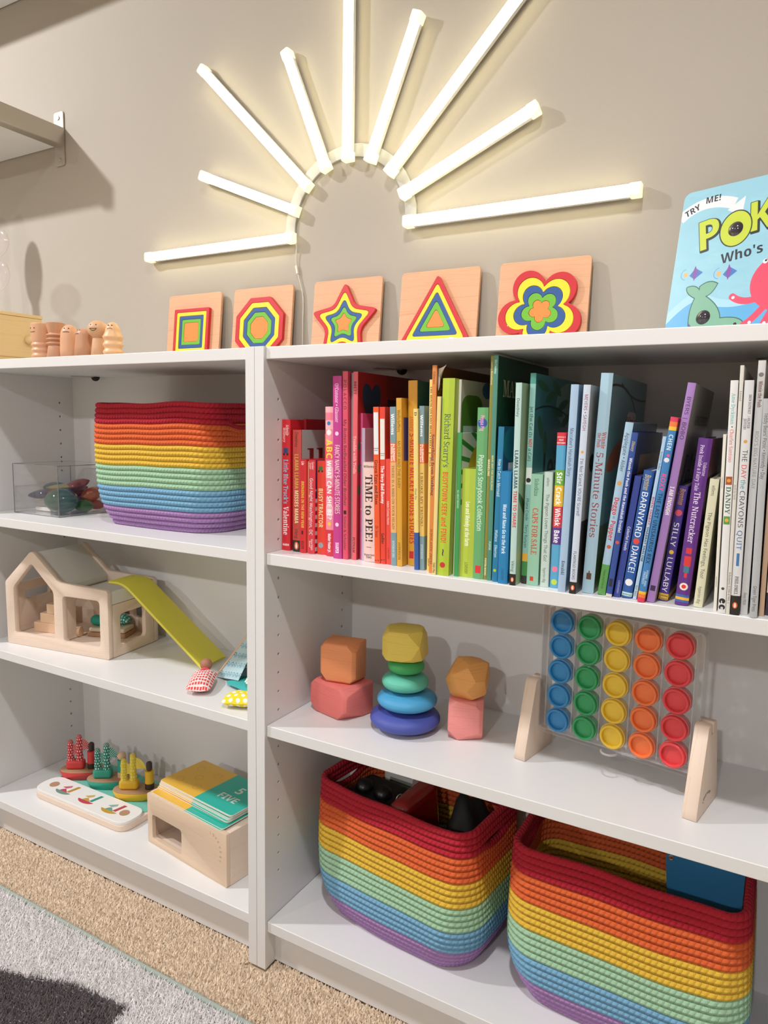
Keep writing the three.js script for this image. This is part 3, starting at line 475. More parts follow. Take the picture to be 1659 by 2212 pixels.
  nutcracker: ['purple fairy tale book with blue and yellow stripes at its foot', '#5e2b83', 0.2, [['t', 'Peek Inside a Fairy Tale', .04, .31, '#f0e6f4', .3, F, .36], ['t', 'Usborne', .14, .22, '#f0e6f4', .26, F, .72], ['t', 'The Nutcracker', .315, .62, '#f6eef8', .46, F], ['r', .65, .685, '#d83338', .3, .7], ['r', .70, .76, '#d83338', .25, .75], ['r', .76, .80, '#3a7a8a', .3, .7], ['r', .80, .83, '#d83338', .4, .6], ['o', .885, .3, '#f0e6d4', .5], ['o', .885, .16, '#d83338', .5], ['r', .935, .95, '#3c66a8'], ['r', .95, .967, '#edb23a'], ['r', .967, .98, '#3c66a8']]],
  pigeonfeel: ['low cream board book with thin typed title leaning on the purple one', '#d8d6b9', 0.165, [['t', 'willems', .05, .13, '#3a3a2a', .4, S], ['t', 'The Pigeon Has Feelings, Too!', .255, .77, '#3a3a2a', .44, S], ['t', 'hyperion dbg', .835, .97, '#3a3a2a', .36, S]]],
  thinwhite: ['very thin ivory stapled booklet left of the white animal book', '#e4dfd0', 0.2, [['r', .24, .3, '#8a8478', .4, .55], ['r', .8, .86, '#8a8478', .4, .55]]],
  dandy: ['tall white book with green title between two animal portraits', '#e6e6e4', 0.225, [['t', 'Ame Dyckman', .055, .185, '#3f9a98', .5, F], ['t', '\u2022', .19, .2, '#555', .5, S], ['t', 'Charles Santoso', .205, .345, '#c8484a', .5, F], ['r', .405, .44, '#a8512c', .1, .9], ['o', .422, .26, '#e0a03c', .5], ['t', 'DANDY', .447, .565, '#3a6a4c', .66, FB], ['r', .575, .61, '#5f9a48', .1, .9], ['o', .592, .26, '#e0b04c', .5], ['o', .89, .2, '#4a4038', .5], ['o', .945, .4, '#22211f', .5], ['h', 'L', .951, '#fff', .5], ['o', .972, .4, '#22211f', .5], ['h', 'B', .978, '#fff', .5]]],
  inch: ['very tall thin ivory book beside the grey crayon book', '#dcd9d0', 0.22, [['t', 'Lionni', .1, .14, '#5a564c', .6, F], ['t', 'Inch by Inch', .47, .53, '#5a564c', .6, F], ['t', 'Scholastic 0-590-47991-1', .825, .955, '#3a382f', .6, F]]],
  crayons: ['tall light grey book with scrawled coloured title and black foot', '#d9dadb', 0.225, [['t', 'DREW DAYWALT', .06, .14, '#3a3a3a', .3, FB, .7], ['t', '/ OLIVER', .15, .2, '#3a3a3a', .3, FB, .7], ['t', 'JEFFERS', .16, .205, '#3a3a3a', .3, FB, .34], ['o', .255, .2, '#dba04a', .5], ['t', 'THE', .29, .34, '#333', .56, S], ['t', 'DAY', .35, .41, '#d24a44', .56, S], ['t', 'the', .415, .455, '#4a8a9a', .56, S], ['t', 'CRAYONS', .46, .62, '#4a4a52', .56, S], ['t', 'QUIT', .63, .715, '#3a6aa0', .56, S], ['r', .73, .785, '#3f78b0', .35, .65], ['t', 'PHILOMEL', .83, .91, '#3a3a3a', .4, FB], ['r', .915, 1, '#201d1b'], ['v', .957]]],
  roo: ['very tall pale grey book with spaced thin capitals', '#d4d4d2', 0.21, [['o', .055, .32, '#7a7a7c', .5], ['t', 'Winnie the Pooh', .08, .18, '#6a4440', .56, B], ['t', "ROO'S BIG NATURE DAY", .27, .495, '#8f8f90', .5, S], ['t', 'Disney PRESS', .91, .96, '#4a4a4a', .4, I]]],
  teddy: ['silver grey book standing proud of the shelf edge', '#b4b7ba', 0.24, [['t', "Teddy Bears' Picnic \u2022 Kennedy \u2022 Day", .065, .36, '#3a3d42', .52, S], ['t', 'Green Tiger Press', .85, .97, '#3a3d42', .5, S]]],
};
ROWS.push(['beige', 0.7105, 0.005, 0.262, 0.25, -0.6], ['quilt', 0.7165, 0.014, 0.255, 0.2, -0.3]);
PRINT.beige = ['thin tan book right of the silver grey spine', '#c9a98c', 0.21, []];
PRINT.quilt = ['white book with a dark rounded corner at the far right end', '#dcd6cf', 0.2, [['r', .87, 1, '#3b3444']]];
// fronts that show above a lower neighbour
const C = {};
const starsOn = (c, n, col, w, h, r) => { c.fillStyle = col; for (let i = 0; i < n; i++) { const x = rnd() * w, y = rnd() * h * 0.4; c.beginPath(); for (let k = 0; k < 12; k++) { const q = k % 2 ? r * 0.35 : r, a = k * Math.PI / 6; c.lineTo(x + q * Math.cos(a), y + q * Math.sin(a)); } c.fill(); } };
C.glitter = (c, w, h) => { starsOn(c, 26, '#e4cfd6', w, h, 13); };
C.llamamisses = (c, w, h) => { c.fillStyle = '#b9c2c0'; c.fillRect(0, 0, w, h); c.fillStyle = '#7d2320'; c.font = 'bold 92px serif'; c.fillText('llama', 22, 150); c.fillText('llama', 22, 250); c.fillStyle = '#d08a3a'; c.beginPath(); c.ellipse(70, 180, 8, 12, 0, 0, 7); c.fill(); };
C.washington = (c, w, h) => { c.fillStyle = '#22305f'; c.fillRect(0, 0, w, h); starsOn(c, 14, '#eef0f5', w, h, 10); for (let y = 210; y < h; y += 44) { c.fillStyle = '#d8dade'; c.fillRect(0, y, w, 22); c.fillStyle = '#b5323c'; c.fillRect(0, y + 22, w, 22); } };
C.trolls = (c, w, h) => { c.fillStyle = '#a3242a'; c.fillRect(0, 0, w, h); c.fillStyle = '#24405f'; c.beginPath(); c.moveTo(52, 150); c.bezierCurveTo(-10, 60, 30, 0, 52, 50); c.bezierCurveTo(76, 0, 112, 60, 52, 150); c.fill(); c.fillStyle = '#2f5a36'; for (const y of [190, 250, 310]) for (const s of [-1, 1]) { c.beginPath(); c.ellipse(52 + s * 26, y, 28, 13, s * 0.7, 0, 7); c.fill(); } c.fillStyle = '#33231f'; c.fillRect(112, 70, 144, 400); c.fillStyle = '#5a463c'; for (let y = 84; y < 460; y += 14) c.fillRect(120, y, 128, 3); c.fillStyle = '#8a2226'; c.fillRect(108, 0, 148, 66); };
C.lavender = (c, w, h) => { c.fillStyle = '#b495a6'; c.fillRect(0, 0, w, h); c.fillStyle = '#c8485e'; c.font = 'italic bold 96px serif'; c.fillText('Ar', 96, 120); c.fillStyle = '#d7c1cc'; for (let i = 0; i < 40; i++) { c.beginPath(); c.arc(rnd() * w, rnd() * h, rr(2, 6), 0, 7); c.fill(); } };
C.badbunny = (c, w, h) => { c.fillStyle = '#d8392c'; c.fillRect(0, 0, w, h); c.fillStyle = '#7d8f8f'; c.beginPath(); c.ellipse(110, 190, 90, 110, 0, 0, 7); c.fill(); };
C.mcduff = (c, w, h) => { c.fillStyle = '#d69e31'; c.fillRect(0, 0, w, h); c.fillStyle = '#46408a'; c.fillRect(10, 60, 120, 130); c.fillStyle = '#8d9489'; c.beginPath(); c.ellipse(130, 400, 90, 60, 0.5, 0, 7); c.fill(); };
C.mickey = (c, w, h) => { c.fillStyle = '#2e6a68'; c.fillRect(0, 0, w, h); };
C.nothing = (c, w, h) => { c.fillStyle = '#7d4426'; c.fillRect(0, 0, w, h); c.fillStyle = '#b09a86'; c.font = '34px serif'; c.fillText('PHOEBE GILMAN', 10, 70, 236); };
C.bequiet = (c, w, h) => { c.fillStyle = '#8faab0'; c.fillRect(0, 0, w, h); };
C.bus = (c, w, h) => { c.fillStyle = '#d5d6cc'; c.fillRect(0, 0, w, h); c.fillStyle = '#5a8a35'; c.beginPath(); c.roundRect(6, 40, 84, 330, 30); c.fill(); c.beginPath(); c.roundRect(120, 66, 130, 320, 30); c.fill(); c.fillStyle = '#23301c'; c.beginPath(); c.roundRect(120, 70, 130, 50, 20); c.fill(); c.fillStyle = '#ccd9d6'; c.fillRect(14, 120, 60, 90); c.fillRect(136, 140, 100, 90); c.fillStyle = '#b93a33'; c.fillRect(6, 220, 70, 80); c.fillStyle = '#3a72a8'; c.beginPath(); c.arc(110, 24, 22, 0, 7); c.fill(); c.fillStyle = '#cfd4d6'; c.fillRect(90, 214, 160, 46); c.fillStyle = '#222'; c.font = 'bold 34px serif'; c.fillText('Richard', 104, 250); };
C.weather = (c, w, h) => { c.fillStyle = '#e6e7d8'; c.fillRect(0, 0, w, h); c.strokeStyle = '#3d8c3c'; c.lineWidth = 16; for (let i = 0; i < 22; i++) { const a = i * 0.2856; c.beginPath(); c.moveTo(170 + 120 * Math.cos(a), 140 + 120 * Math.sin(a)); c.lineTo(170 + 230 * Math.cos(a), 140 + 230 * Math.sin(a)); c.stroke(); } c.fillStyle = '#dcb62c'; c.beginPath(); c.arc(170, 140, 136, 0, 7); c.fill(); c.fillStyle = '#3a2c14'; c.beginPath(); c.ellipse(170, 160, 11, 16, 0, 0, 7); c.fill(); c.beginPath(); c.ellipse(232, 160, 11, 16, 0, 0, 7); c.fill(); };
C.ducklings = (c, w, h) => { c.fillStyle = '#17452f'; c.fillRect(0, 0, w, h); c.fillStyle = '#c8bf9c'; c.font = 'bold 52px serif'; c.fillText('MAKE', 26, 92, 92); c.fillText('WAY FOR', 128, 92, 122); };
C.mermaid = (c, w, h) => { c.fillStyle = '#16517c'; c.fillRect(0, 0, w, h); c.fillStyle = '#1f7f8f'; c.beginPath(); c.arc(60, 60, 60, 0, 7); c.fill(); c.fillStyle = '#e6ecee'; c.fillRect(30, 120, 30, 120); };
C.llamashare = (c, w, h) => { c.fillStyle = '#a9c49a'; c.fillRect(0, 0, w, h); c.fillStyle = '#4a6a3a'; for (let i = 0; i < 5; i++) { c.beginPath(); c.ellipse(40 + 30 * i, 330, 10, 70, 0.3 * (i - 2), 0, 7); c.fill(); } };
C.jetcat = (c, w, h) => { c.fillStyle = '#3b7f84'; c.fillRect(0, 0, w, h); c.fillStyle = '#8ab4a8'; c.beginPath(); c.ellipse(190, 70, 80, 60, 0, 0, 7); c.fill(); c.fillStyle = '#2c6b4c'; for (const [x, y, a] of [[40, 30, .3], [80, 52, -.5], [110, 30, .6], [150, 70, -.4], [34, 130, 1.2], [60, 170, 1.5], [120, 90, .2], [170, 110, -.6]]) { c.beginPath(); c.ellipse(x, y, 30, 11, a, 0, 7); c.fill(); } c.strokeStyle = '#1d2a24'; c.lineWidth = 4; c.beginPath(); c.moveTo(0, 90); c.quadraticCurveTo(80, 60, 180, 100); c.stroke(); c.fillStyle = '#0e1f22'; c.font = 'bold 108px sans-serif'; c.fillText('Jet', 50, 270, 92); c.font = '54px serif'; c.fillText('the', 152, 262); c.fillStyle = '#33629c'; c.beginPath(); c.ellipse(60, 390, 26, 70, 0.2, 0, 7); c.fill(); };
C.maccabee = (c, w, h) => { c.fillStyle = '#86aed0'; c.fillRect(0, 0, w, h); };
C.notscared = (c, w, h) => { c.fillStyle = '#c2c6c8'; c.fillRect(0, 0, w, h); c.fillStyle = '#3a2f2a'; c.fillRect(0, 330, w, 182); c.fillStyle = '#1f1a18'; c.beginPath(); c.ellipse(40, 190, 14, 22, 0, 0, 7); c.fill(); };
C.pooh5 = (c, w, h) => { c.fillStyle = '#76a3a6'; c.fillRect(0, 0, w, h); c.strokeStyle = '#26302a'; c.lineWidth = 5; for (const q of [[0, 30, 120, 10, 180, 90], [60, 20, 140, 60, 250, 50], [180, 90, 220, 200, 240, 300]]) { c.beginPath(); c.moveTo(q[0], q[1]); c.quadraticCurveTo(q[2], q[3], q[4], q[5]); c.stroke(); } c.fillStyle = '#e8e4da'; c.beginPath(); c.roundRect(118, 84, 66, 104, 14); c.fill(); c.fillStyle = '#8a2c2a'; c.font = 'bold 34px serif'; c.fillText('Winnie', 120, 122, 62); c.font = '16px serif'; c.fillText('the', 140, 140); c.font = 'bold 34px serif'; c.fillText('Pooh', 124, 174, 54); c.fillStyle = '#c9632f'; c.beginPath(); c.ellipse(66, 190, 62, 26, -0.5, 0, 7); c.fill(); c.fillStyle = '#5c6c3a'; c.fillRect(0, 350, w, 162); };
C.doggo = (c, w, h) => { c.fillStyle = '#4f8196'; c.fillRect(0, 0, w, h); };
C.dreidel = (c, w, h) => { c.fillStyle = '#232e5c'; c.fillRect(0, 0, w, h); c.fillStyle = '#a37b4c'; c.fillRect(50, 70, 206, 300); c.fillStyle = '#9c2f2c'; c.font = 'bold 60px serif'; c.fillText('Winnie', 62, 170, 150); };
C.enough = (c, w, h) => { c.fillStyle = '#a19d9a'; c.fillRect(0, 0, w, h); c.fillStyle = '#2a2626'; c.font = 'bold 34px sans-serif'; c.fillText('GRACE BYERS', 66, 96, 160); c.font = 'italic bold 92px serif'; c.fillText('I Am', 30, 230, 170); c.fillText('Enough', 20, 330, 220); };
C.nutcracker = (c, w, h) => { c.fillStyle = '#6a2a44'; c.fillRect(0, 0, w, h); c.fillStyle = '#d9cfcf'; c.beginPath(); c.ellipse(60, 180, 50, 60, 0, 0, 7); c.fill(); };

const BOOKX = 64, SLOT_H = 1024;
function drawSpine(c, i, w, h, base, el) {
  const X = (i % 32) * BOOKX, Y = Math.floor(i / 32) * SLOT_H;
  c.save(); c.beginPath(); c.rect(X, Y, BOOKX, SLOT_H); c.clip();
  c.translate(X, Y); c.scale(BOOKX / w, SLOT_H / h);   // millimetres from here on
  c.fillStyle = base; c.fillRect(-1, -1, w + 2, h + 2); c.textBaseline = 'middle';
  for (const e of el) {
    if (e[0] === 'r') { c.fillStyle = e[3]; const a = e[4] ?? -0.1, b = e[5] ?? 1.1; c.fillRect(a * w, e[1] * h, (b - a) * w, (e[2] - e[1]) * h); }
    else if (e[0] === 'o') { c.fillStyle = e[3]; c.beginPath(); c.arc((e[4] ?? .5) * w, e[1] * h, e[2] * w, 0, 7); c.fill(); }
    else if (e[0] === 'v') { c.fillStyle = '#e8662f'; c.beginPath(); c.ellipse(w / 2, e[1] * h, w * .26, w * .4, 0, 0, 7); c.fill(); c.fillStyle = '#f0ece4'; c.beginPath(); c.ellipse(w / 2, e[1] * h + w * .05, w * .12, w * .24, 0, 0, 7); c.fill(); c.beginPath(); c.arc(w / 2, e[1] * h - w * .2, w * .08, 0, 7); c.fill(); }
    else {
      const down = e[0] === 't', size = (down ? e[5] : e[4]) * w, font = down ? e[6] : B, K = 20;
      const bold = font.startsWith('bold') ? 'bold ' : font.startsWith('italic') ? 'italic ' : '', fam = font.replace('bold ', '').replace('italic ', '');
      c.save(); c.font = `${bold}${size * 1.25 * K}px ${fam}`; c.fillStyle = down ? e[4] : e[3];
      const m = c.measureText(e[1]).width / K;
      if (down) { c.translate((e[7] ?? .5) * w, e[2] * h); c.rotate(Math.PI / 2); c.scale((e[3] - e[2]) * h / m / K, 1 / K); }
      else { const s = Math.min(1, w * .88 / m); c.translate(w / 2 - m * s / 2, e[2] * h); c.scale(s / K, 1 / K); }
      c.fillText(e[1], 0, 0); c.restore();
    }
  }
  c.restore();
}
const coverKeys = Object.keys(C);
const spineTex = canvasTex(2048, 2048, (c) => { ROWS.forEach(([k, , w, , h], i) => drawSpine(c, i, w * 1000, h * 1000, PRINT[k][1], PRINT[k][3])); });
const coverTex = canvasTex(2048, 1536, (c) => {
  seed = 555;
  coverKeys.forEach((k, i) => { const x = (i % 8) * 256, y = Math.floor(i / 8) * 512; c.save(); c.beginPath(); c.rect(x, y, 256, 512); c.clip(); c.translate(x, y); c.fillStyle = PRINT[k][1]; c.fillRect(0, 0, 256, 512); C[k](c, 256, 512); c.restore(); });
});
const spineMat = phys(0xffffff, 0.45, { map: spineTex, clearcoat: 0.25, clearcoatRoughness: 0.3 }), coverMat = phys(0xffffff, 0.4, { map: coverTex, clearcoat: 0.25, clearcoatRoughness: 0.3 });
const pageMat = mat(0xece6d8, 0.85, { bumpMap: noiseTex(64, (x, y) => 100 + 110 * ((x * 7919) % 13) / 13, [400, 1]), bumpScale: 0.0003 });
function spineGeo(w, h, i) {   // gently rounded spine with turned edges, uv into its slot
  const n = 9, pos = [], uv = [], idx = [], bulge = Math.min(0.0016, w * 0.13), th = 0.0014;
  const prof = []; for (let k = 0; k < n; k++) { const t = k / (n - 1), q = 2 * t - 1; prof.push([w * t, bulge * (1 - Math.pow(Math.abs(q), 2.6)) , t]); }
  const u0 = (i % 32) * BOOKX / 2048, v1 = 1 - Math.floor(i / 32) * 0.5;
  const put = (x, y, z, t, yy) => { pos.push(x, y, z); uv.push(u0 + (0.02 + 0.96 * t) * BOOKX / 2048, v1 - 0.5 * (1 - (0.001 + 0.998 * yy))); };
  const outer = prof.map(([x, z, t]) => [x, z, t]), loop = [...outer, ...outer.slice().reverse().map(([x, z, t]) => [x, z - th - bulge * 0.2, t])];
  for (const y of [0, h]) loop.forEach(([x, z, t]) => put(x, y, z, t, y / h));
  const m = loop.length; for (let k = 0; k < m; k++) { const a = k, b = (k + 1) % m; idx.push(a, b, a + m, b, b + m, a + m); }
  for (const o of [0, m]) for (let k = 0; k < n - 1; k++) { const a = o + k, b = o + k + 1, c2 = o + m - 2 - k, d = o + m - 1 - k; o ? idx.push(a, b, c2, a, c2, d) : idx.push(a, c2, b, a, d, c2); }
  const g = new THREE.BufferGeometry(); g.setAttribute('position', new THREE.Float32BufferAttribute(pos, 3)); g.setAttribute('uv', new THREE.Float32BufferAttribute(uv, 2)); g.setIndex(idx);
  g.computeVertexNormals(); return toCreasedNormals(g, 0.5);
}
function uvRect(g, u0, v0, u1, v1, fu, fv) { const p = g.attributes.position, uv = g.attributes.uv; for (let i = 0; i < p.count; i++) uv.setXY(i, u0 + (u1 - u0) * fu(p, i), v0 + (v1 - v0) * fv(p, i)); return g; }
ROWS.forEach(([key, x, w, z, h, lean], i) => {
  if (i === 0) lean = 0;
  const [label, base, D0] = PRINT[key], D = Math.min(D0, z - ZB - 0.004), a = lean * Math.PI / 180;
  const b = thing('book', label, 'book', [0, 0, 0], 0, 'books on the upper shelf');
  // pivot on the lower corner that touches the shelf
  if (lean > 0) { b.position.set(x + w * Math.cos(a), Y1 + 0.0002, z); } else b.position.set(x, Y1 + 0.0002, z);
  b.rotation.z = -a; const ox = lean > 0 ? -w : 0, bt = Math.min(0.0022, w * 0.28);
  part('spine', spineGeo(w, h, i), spineMat, b, [ox, 0, -0.0016]);
  const u0 = (i % 32) * BOOKX / 2048, v1 = 1 - Math.floor(i / 32) * 0.5;
  const back = uvRect(rbox(bt, h, D - 0.004, 0.0005, 1), u0 + 0.02 * BOOKX / 2048, v1 - 0.4995, u0 + 0.06 * BOOKX / 2048, v1 - 0.0005, () => 0.5, (p, k) => p.getY(k) / h + 0.5);
  part('back_cover', back, spineMat, b, [ox + bt / 2, h / 2, -0.003 - (D - 0.004) / 2]);
  const front = rbox(bt, h, D - 0.004, 0.0005, 1), ci = coverKeys.indexOf(key);
  if (ci >= 0) uvRect(front, (ci % 8) / 8 + 0.002, 1 - (Math.floor(ci / 8) + 1) / 3 + 0.002, (ci % 8) / 8 + 0.123, 1 - Math.floor(ci / 8) / 3 - 0.002, (p, k) => 0.5 - p.getZ(k) / (D - 0.004), (p, k) => p.getY(k) / h + 0.5);
  else uvRect(front, u0 + 0.94 * BOOKX / 2048, v1 - 0.4995, u0 + 0.98 * BOOKX / 2048, v1 - 0.0005, () => 0.5, (p, k) => p.getY(k) / h + 0.5);
  part('front_cover', front, ci >= 0 ? coverMat : spineMat, b, [ox + w - bt / 2, h / 2, -0.003 - (D - 0.004) / 2]);
  part('pages', new THREE.BoxGeometry(w - 2 * bt - 0.0001, h - 0.005, D - 0.009), pageMat, b, [ox + w / 2, h / 2, -0.004 - (D - 0.009) / 2]);
  if (key === 'nothing') {   // the jacket has torn loose at the top and curls forward
    const cg = new THREE.PlaneGeometry(0.02, 0.03, 10, 6); const p = cg.attributes.position;
    for (let k = 0; k < p.count; k++) { const t = (p.getX(k) + 0.01) / 0.02, v = p.getY(k) / 0.03 + 0.5; p.setXYZ(k, t * 0.017 * (0.4 + 0.6 * v), (v - 1) * 0.03 * (1 - 0.5 * t) + 0.004 * t, 0.012 * t * t - 0.002); }
    cg.computeVertexNormals(); part('torn_jacket', cg, mat(0xe6dccb, 0.8, { side: THREE.DoubleSide }), b, [w, h - 0.004, -0.006]);
  }
});

// ------------------------------------------------------------------ rainbow rope baskets
const ropeBump = (() => { const n = 128, d = new Uint8Array(n * n * 4); seed = 41;
  for (let y = 0; y < n; y++) for (let x = 0; x < n; x++) { const s = 0.5 + 0.5 * Math.sin(2 * Math.PI * (x / 32 + y / 64)); const fib = 0.5 + 0.5 * Math.sin(2 * Math.PI * (x / 8 - y / 32)); const hole = Math.hypot((x % 64) - 32, (y - 30) * 1.6) < 7 ? 0.2 : 1; const v = 255 * Math.min(1, (0.3 + 0.55 * Math.sqrt(s) + 0.1 * fib + 0.05 * rnd()) * hole); const i = 4 * (y * n + x); d[i] = d[i + 1] = d[i + 2] = v; d[i + 3] = 255; }
  const t = new THREE.DataTexture(d, n, n); t.wrapS = t.wrapT = THREE.RepeatWrapping; t.magFilter = THREE.LinearFilter; t.minFilter = THREE.LinearMipmapLinearFilter; t.generateMipmaps = true; t.needsUpdate = true; return t; })();
const fleck = noiseTex(128, () => 205 + 50 * rnd(), [1, 1], true);
const ROPE = ['#bd92cd', '#84bbde', '#b0dab4', '#f3c642', '#ee6c34', '#c41d33'].map(c => mat(c, 0.92, { bumpMap: ropeBump, bumpScale: 0.0022, map: fleck}));
function rectPath(w, d, r, per = 10) {   // closed rounded rectangle: [x, z, nx, nz, s]
  const o = [], add = (x, z, nx, nz) => o.push([x, z, nx, nz]);
  const cs = [[w / 2 - r, d / 2 - r, 0], [-w / 2 + r, d / 2 - r, 1], [-w / 2 + r, -d / 2 + r, 2], [w / 2 - r, -d / 2 + r, 3]];
  cs.forEach(([cx, cz, q], k) => {
    for (let i = 0; i <= per; i++) { const a = (q + i / per) * Math.PI / 2; add(cx + r * Math.cos(a), cz + r * Math.sin(a), Math.cos(a), Math.sin(a)); }
    const nx = cs[(k + 1) % 4], a = (q + 1) * Math.PI / 2, p0 = [cx + r * Math.cos(a), cz + r * Math.sin(a)], p1 = [nx[0] + r * Math.cos(a), nx[1] + r * Math.sin(a)];
    for (let i = 1; i < 14; i++) add(p0[0] + (p1[0] - p0[0]) * i / 14, p0[1] + (p1[1] - p0[1]) * i / 14, Math.cos(a), Math.sin(a));
  });
  let s = 0; o.forEach((p, i) => { if (i) s += Math.hypot(p[0] - o[i - 1][0], p[1] - o[i - 1][1]); p[4] = s; }); return o;
}
function coilGeo(path, warp, ry, rx) {
  const n = path.length, m = 10, pos = [], uv = [], idx = [];
  for (let i = 0; i <= n; i++) {
    const p = path[i % n], s = i === n ? path[n - 1][4] + Math.hypot(path[0][0] - path[n - 1][0], path[0][1] - path[n - 1][1]) : p[4], [dy, off] = warp(p);
    for (let j = 0; j <= m; j++) { const a = 2 * Math.PI * j / m, q = off + rx * Math.cos(a); pos.push(p[0] + p[2] * q, dy + ry * Math.sin(a), p[1] + p[3] * q); uv.push(s / 0.03, j / m); }
  }
  for (let i = 0; i < n; i++) for (let j = 0; j < m; j++) { const a = i * (m + 1) + j, b = a + m + 1; idx.push(a, a + 1, b, b, a + 1, b + 1); }
  const g = new THREE.BufferGeometry(); g.setAttribute('position', new THREE.Float32BufferAttribute(pos, 3)); g.setAttribute('uv', new THREE.Float32BufferAttribute(uv, 2)); g.setIndex(idx); g.computeVertexNormals(); return g;
}
function basket(label, x, y, z, turn, o) {
  const b = thing('rope_basket', label, 'basket', [x, y, z], turn, 'rainbow rope baskets');
  const N = 24, W = o.w, D = o.d, dh = o.h / N;
  for (let k = 0; k < N; k++) {
    const yc = dh * (k + 0.5), t = k / (N - 1), low = Math.max(0, 1 - yc / 0.085);
    let off = 0.009 * (1 - t * t);
    off -= 0.026 * Math.pow(low, 2.2);
    const base = rectPath(W, D, 0.027 + 0.034 * Math.pow(1 - t, 1.6));
    const warp = (p) => {
      const along = p[0] / (W / 2), deep = p[1] / (D / 2);
      let dy = 0.0022 * t * Math.sin(3.1 * along + o.ph) + 0.0012 * t * Math.sin(7 * along + 2 * o.ph + k * 0.15);
      dy += t * t * o.sag * (1 - along * along) * (deep > 0 ? 1 : 0.4);
      let of = off + 0.009 * (1 - along * along) * Math.abs(p[3]) * (1 - 0.7 * t);
      of += 0.0012 * Math.sin(4 * along + k * 0.3 + o.ph) * Math.abs(p[3]);
      if (Math.abs(p[2]) > 0.9) { const g = Math.exp(-((p[1] / 0.034) ** 4)); if (k >= 21) dy += (k - 20) * 0.0004 * g; if (k <= 20 && k >= 18) dy -= (k - 17) * 0.0032 * g; }   // carrying slit on the short sides
      return [yc + dy, of];
    };
    part('rope_coil', coilGeo(base, warp, dh * 0.535, 0.0056), ROPE[Math.floor(k / 4)], b);
  }
  const fl = rectPath(W - 0.06, D - 0.06, 0.02), sh = new THREE.Shape(fl.map(p => new THREE.Vector2(p[0], p[1])));
  part('bottom', extr(sh, 0.006, 0.001).rotateX(Math.PI / 2), ROPE[0], b, [0, 0.008, 0]);
  return b;
}
basket('rainbow rope basket right of the clear gem box', -0.322, Y1 + 0.0006, 0.1175, 0.02, { w: 0.305, d: 0.168, h: 0.240, ph: 0.4, sag: -0.004 });
basket('rainbow rope basket stuffed with dark things below the stacked stones', 0.2215, Y3 + 0.0006, 0.1275, -0.125, { w: 0.297, d: 0.17, h: 0.240, ph: 1.9, sag: -0.006 });
basket('rainbow rope basket holding a blue sheet below the peg rack', 0.5725, Y3 + 0.0006, 0.1245, 0.0, { w: 0.306, d: 0.172, h: 0.238, ph: 3.1, sag: 0.001 });

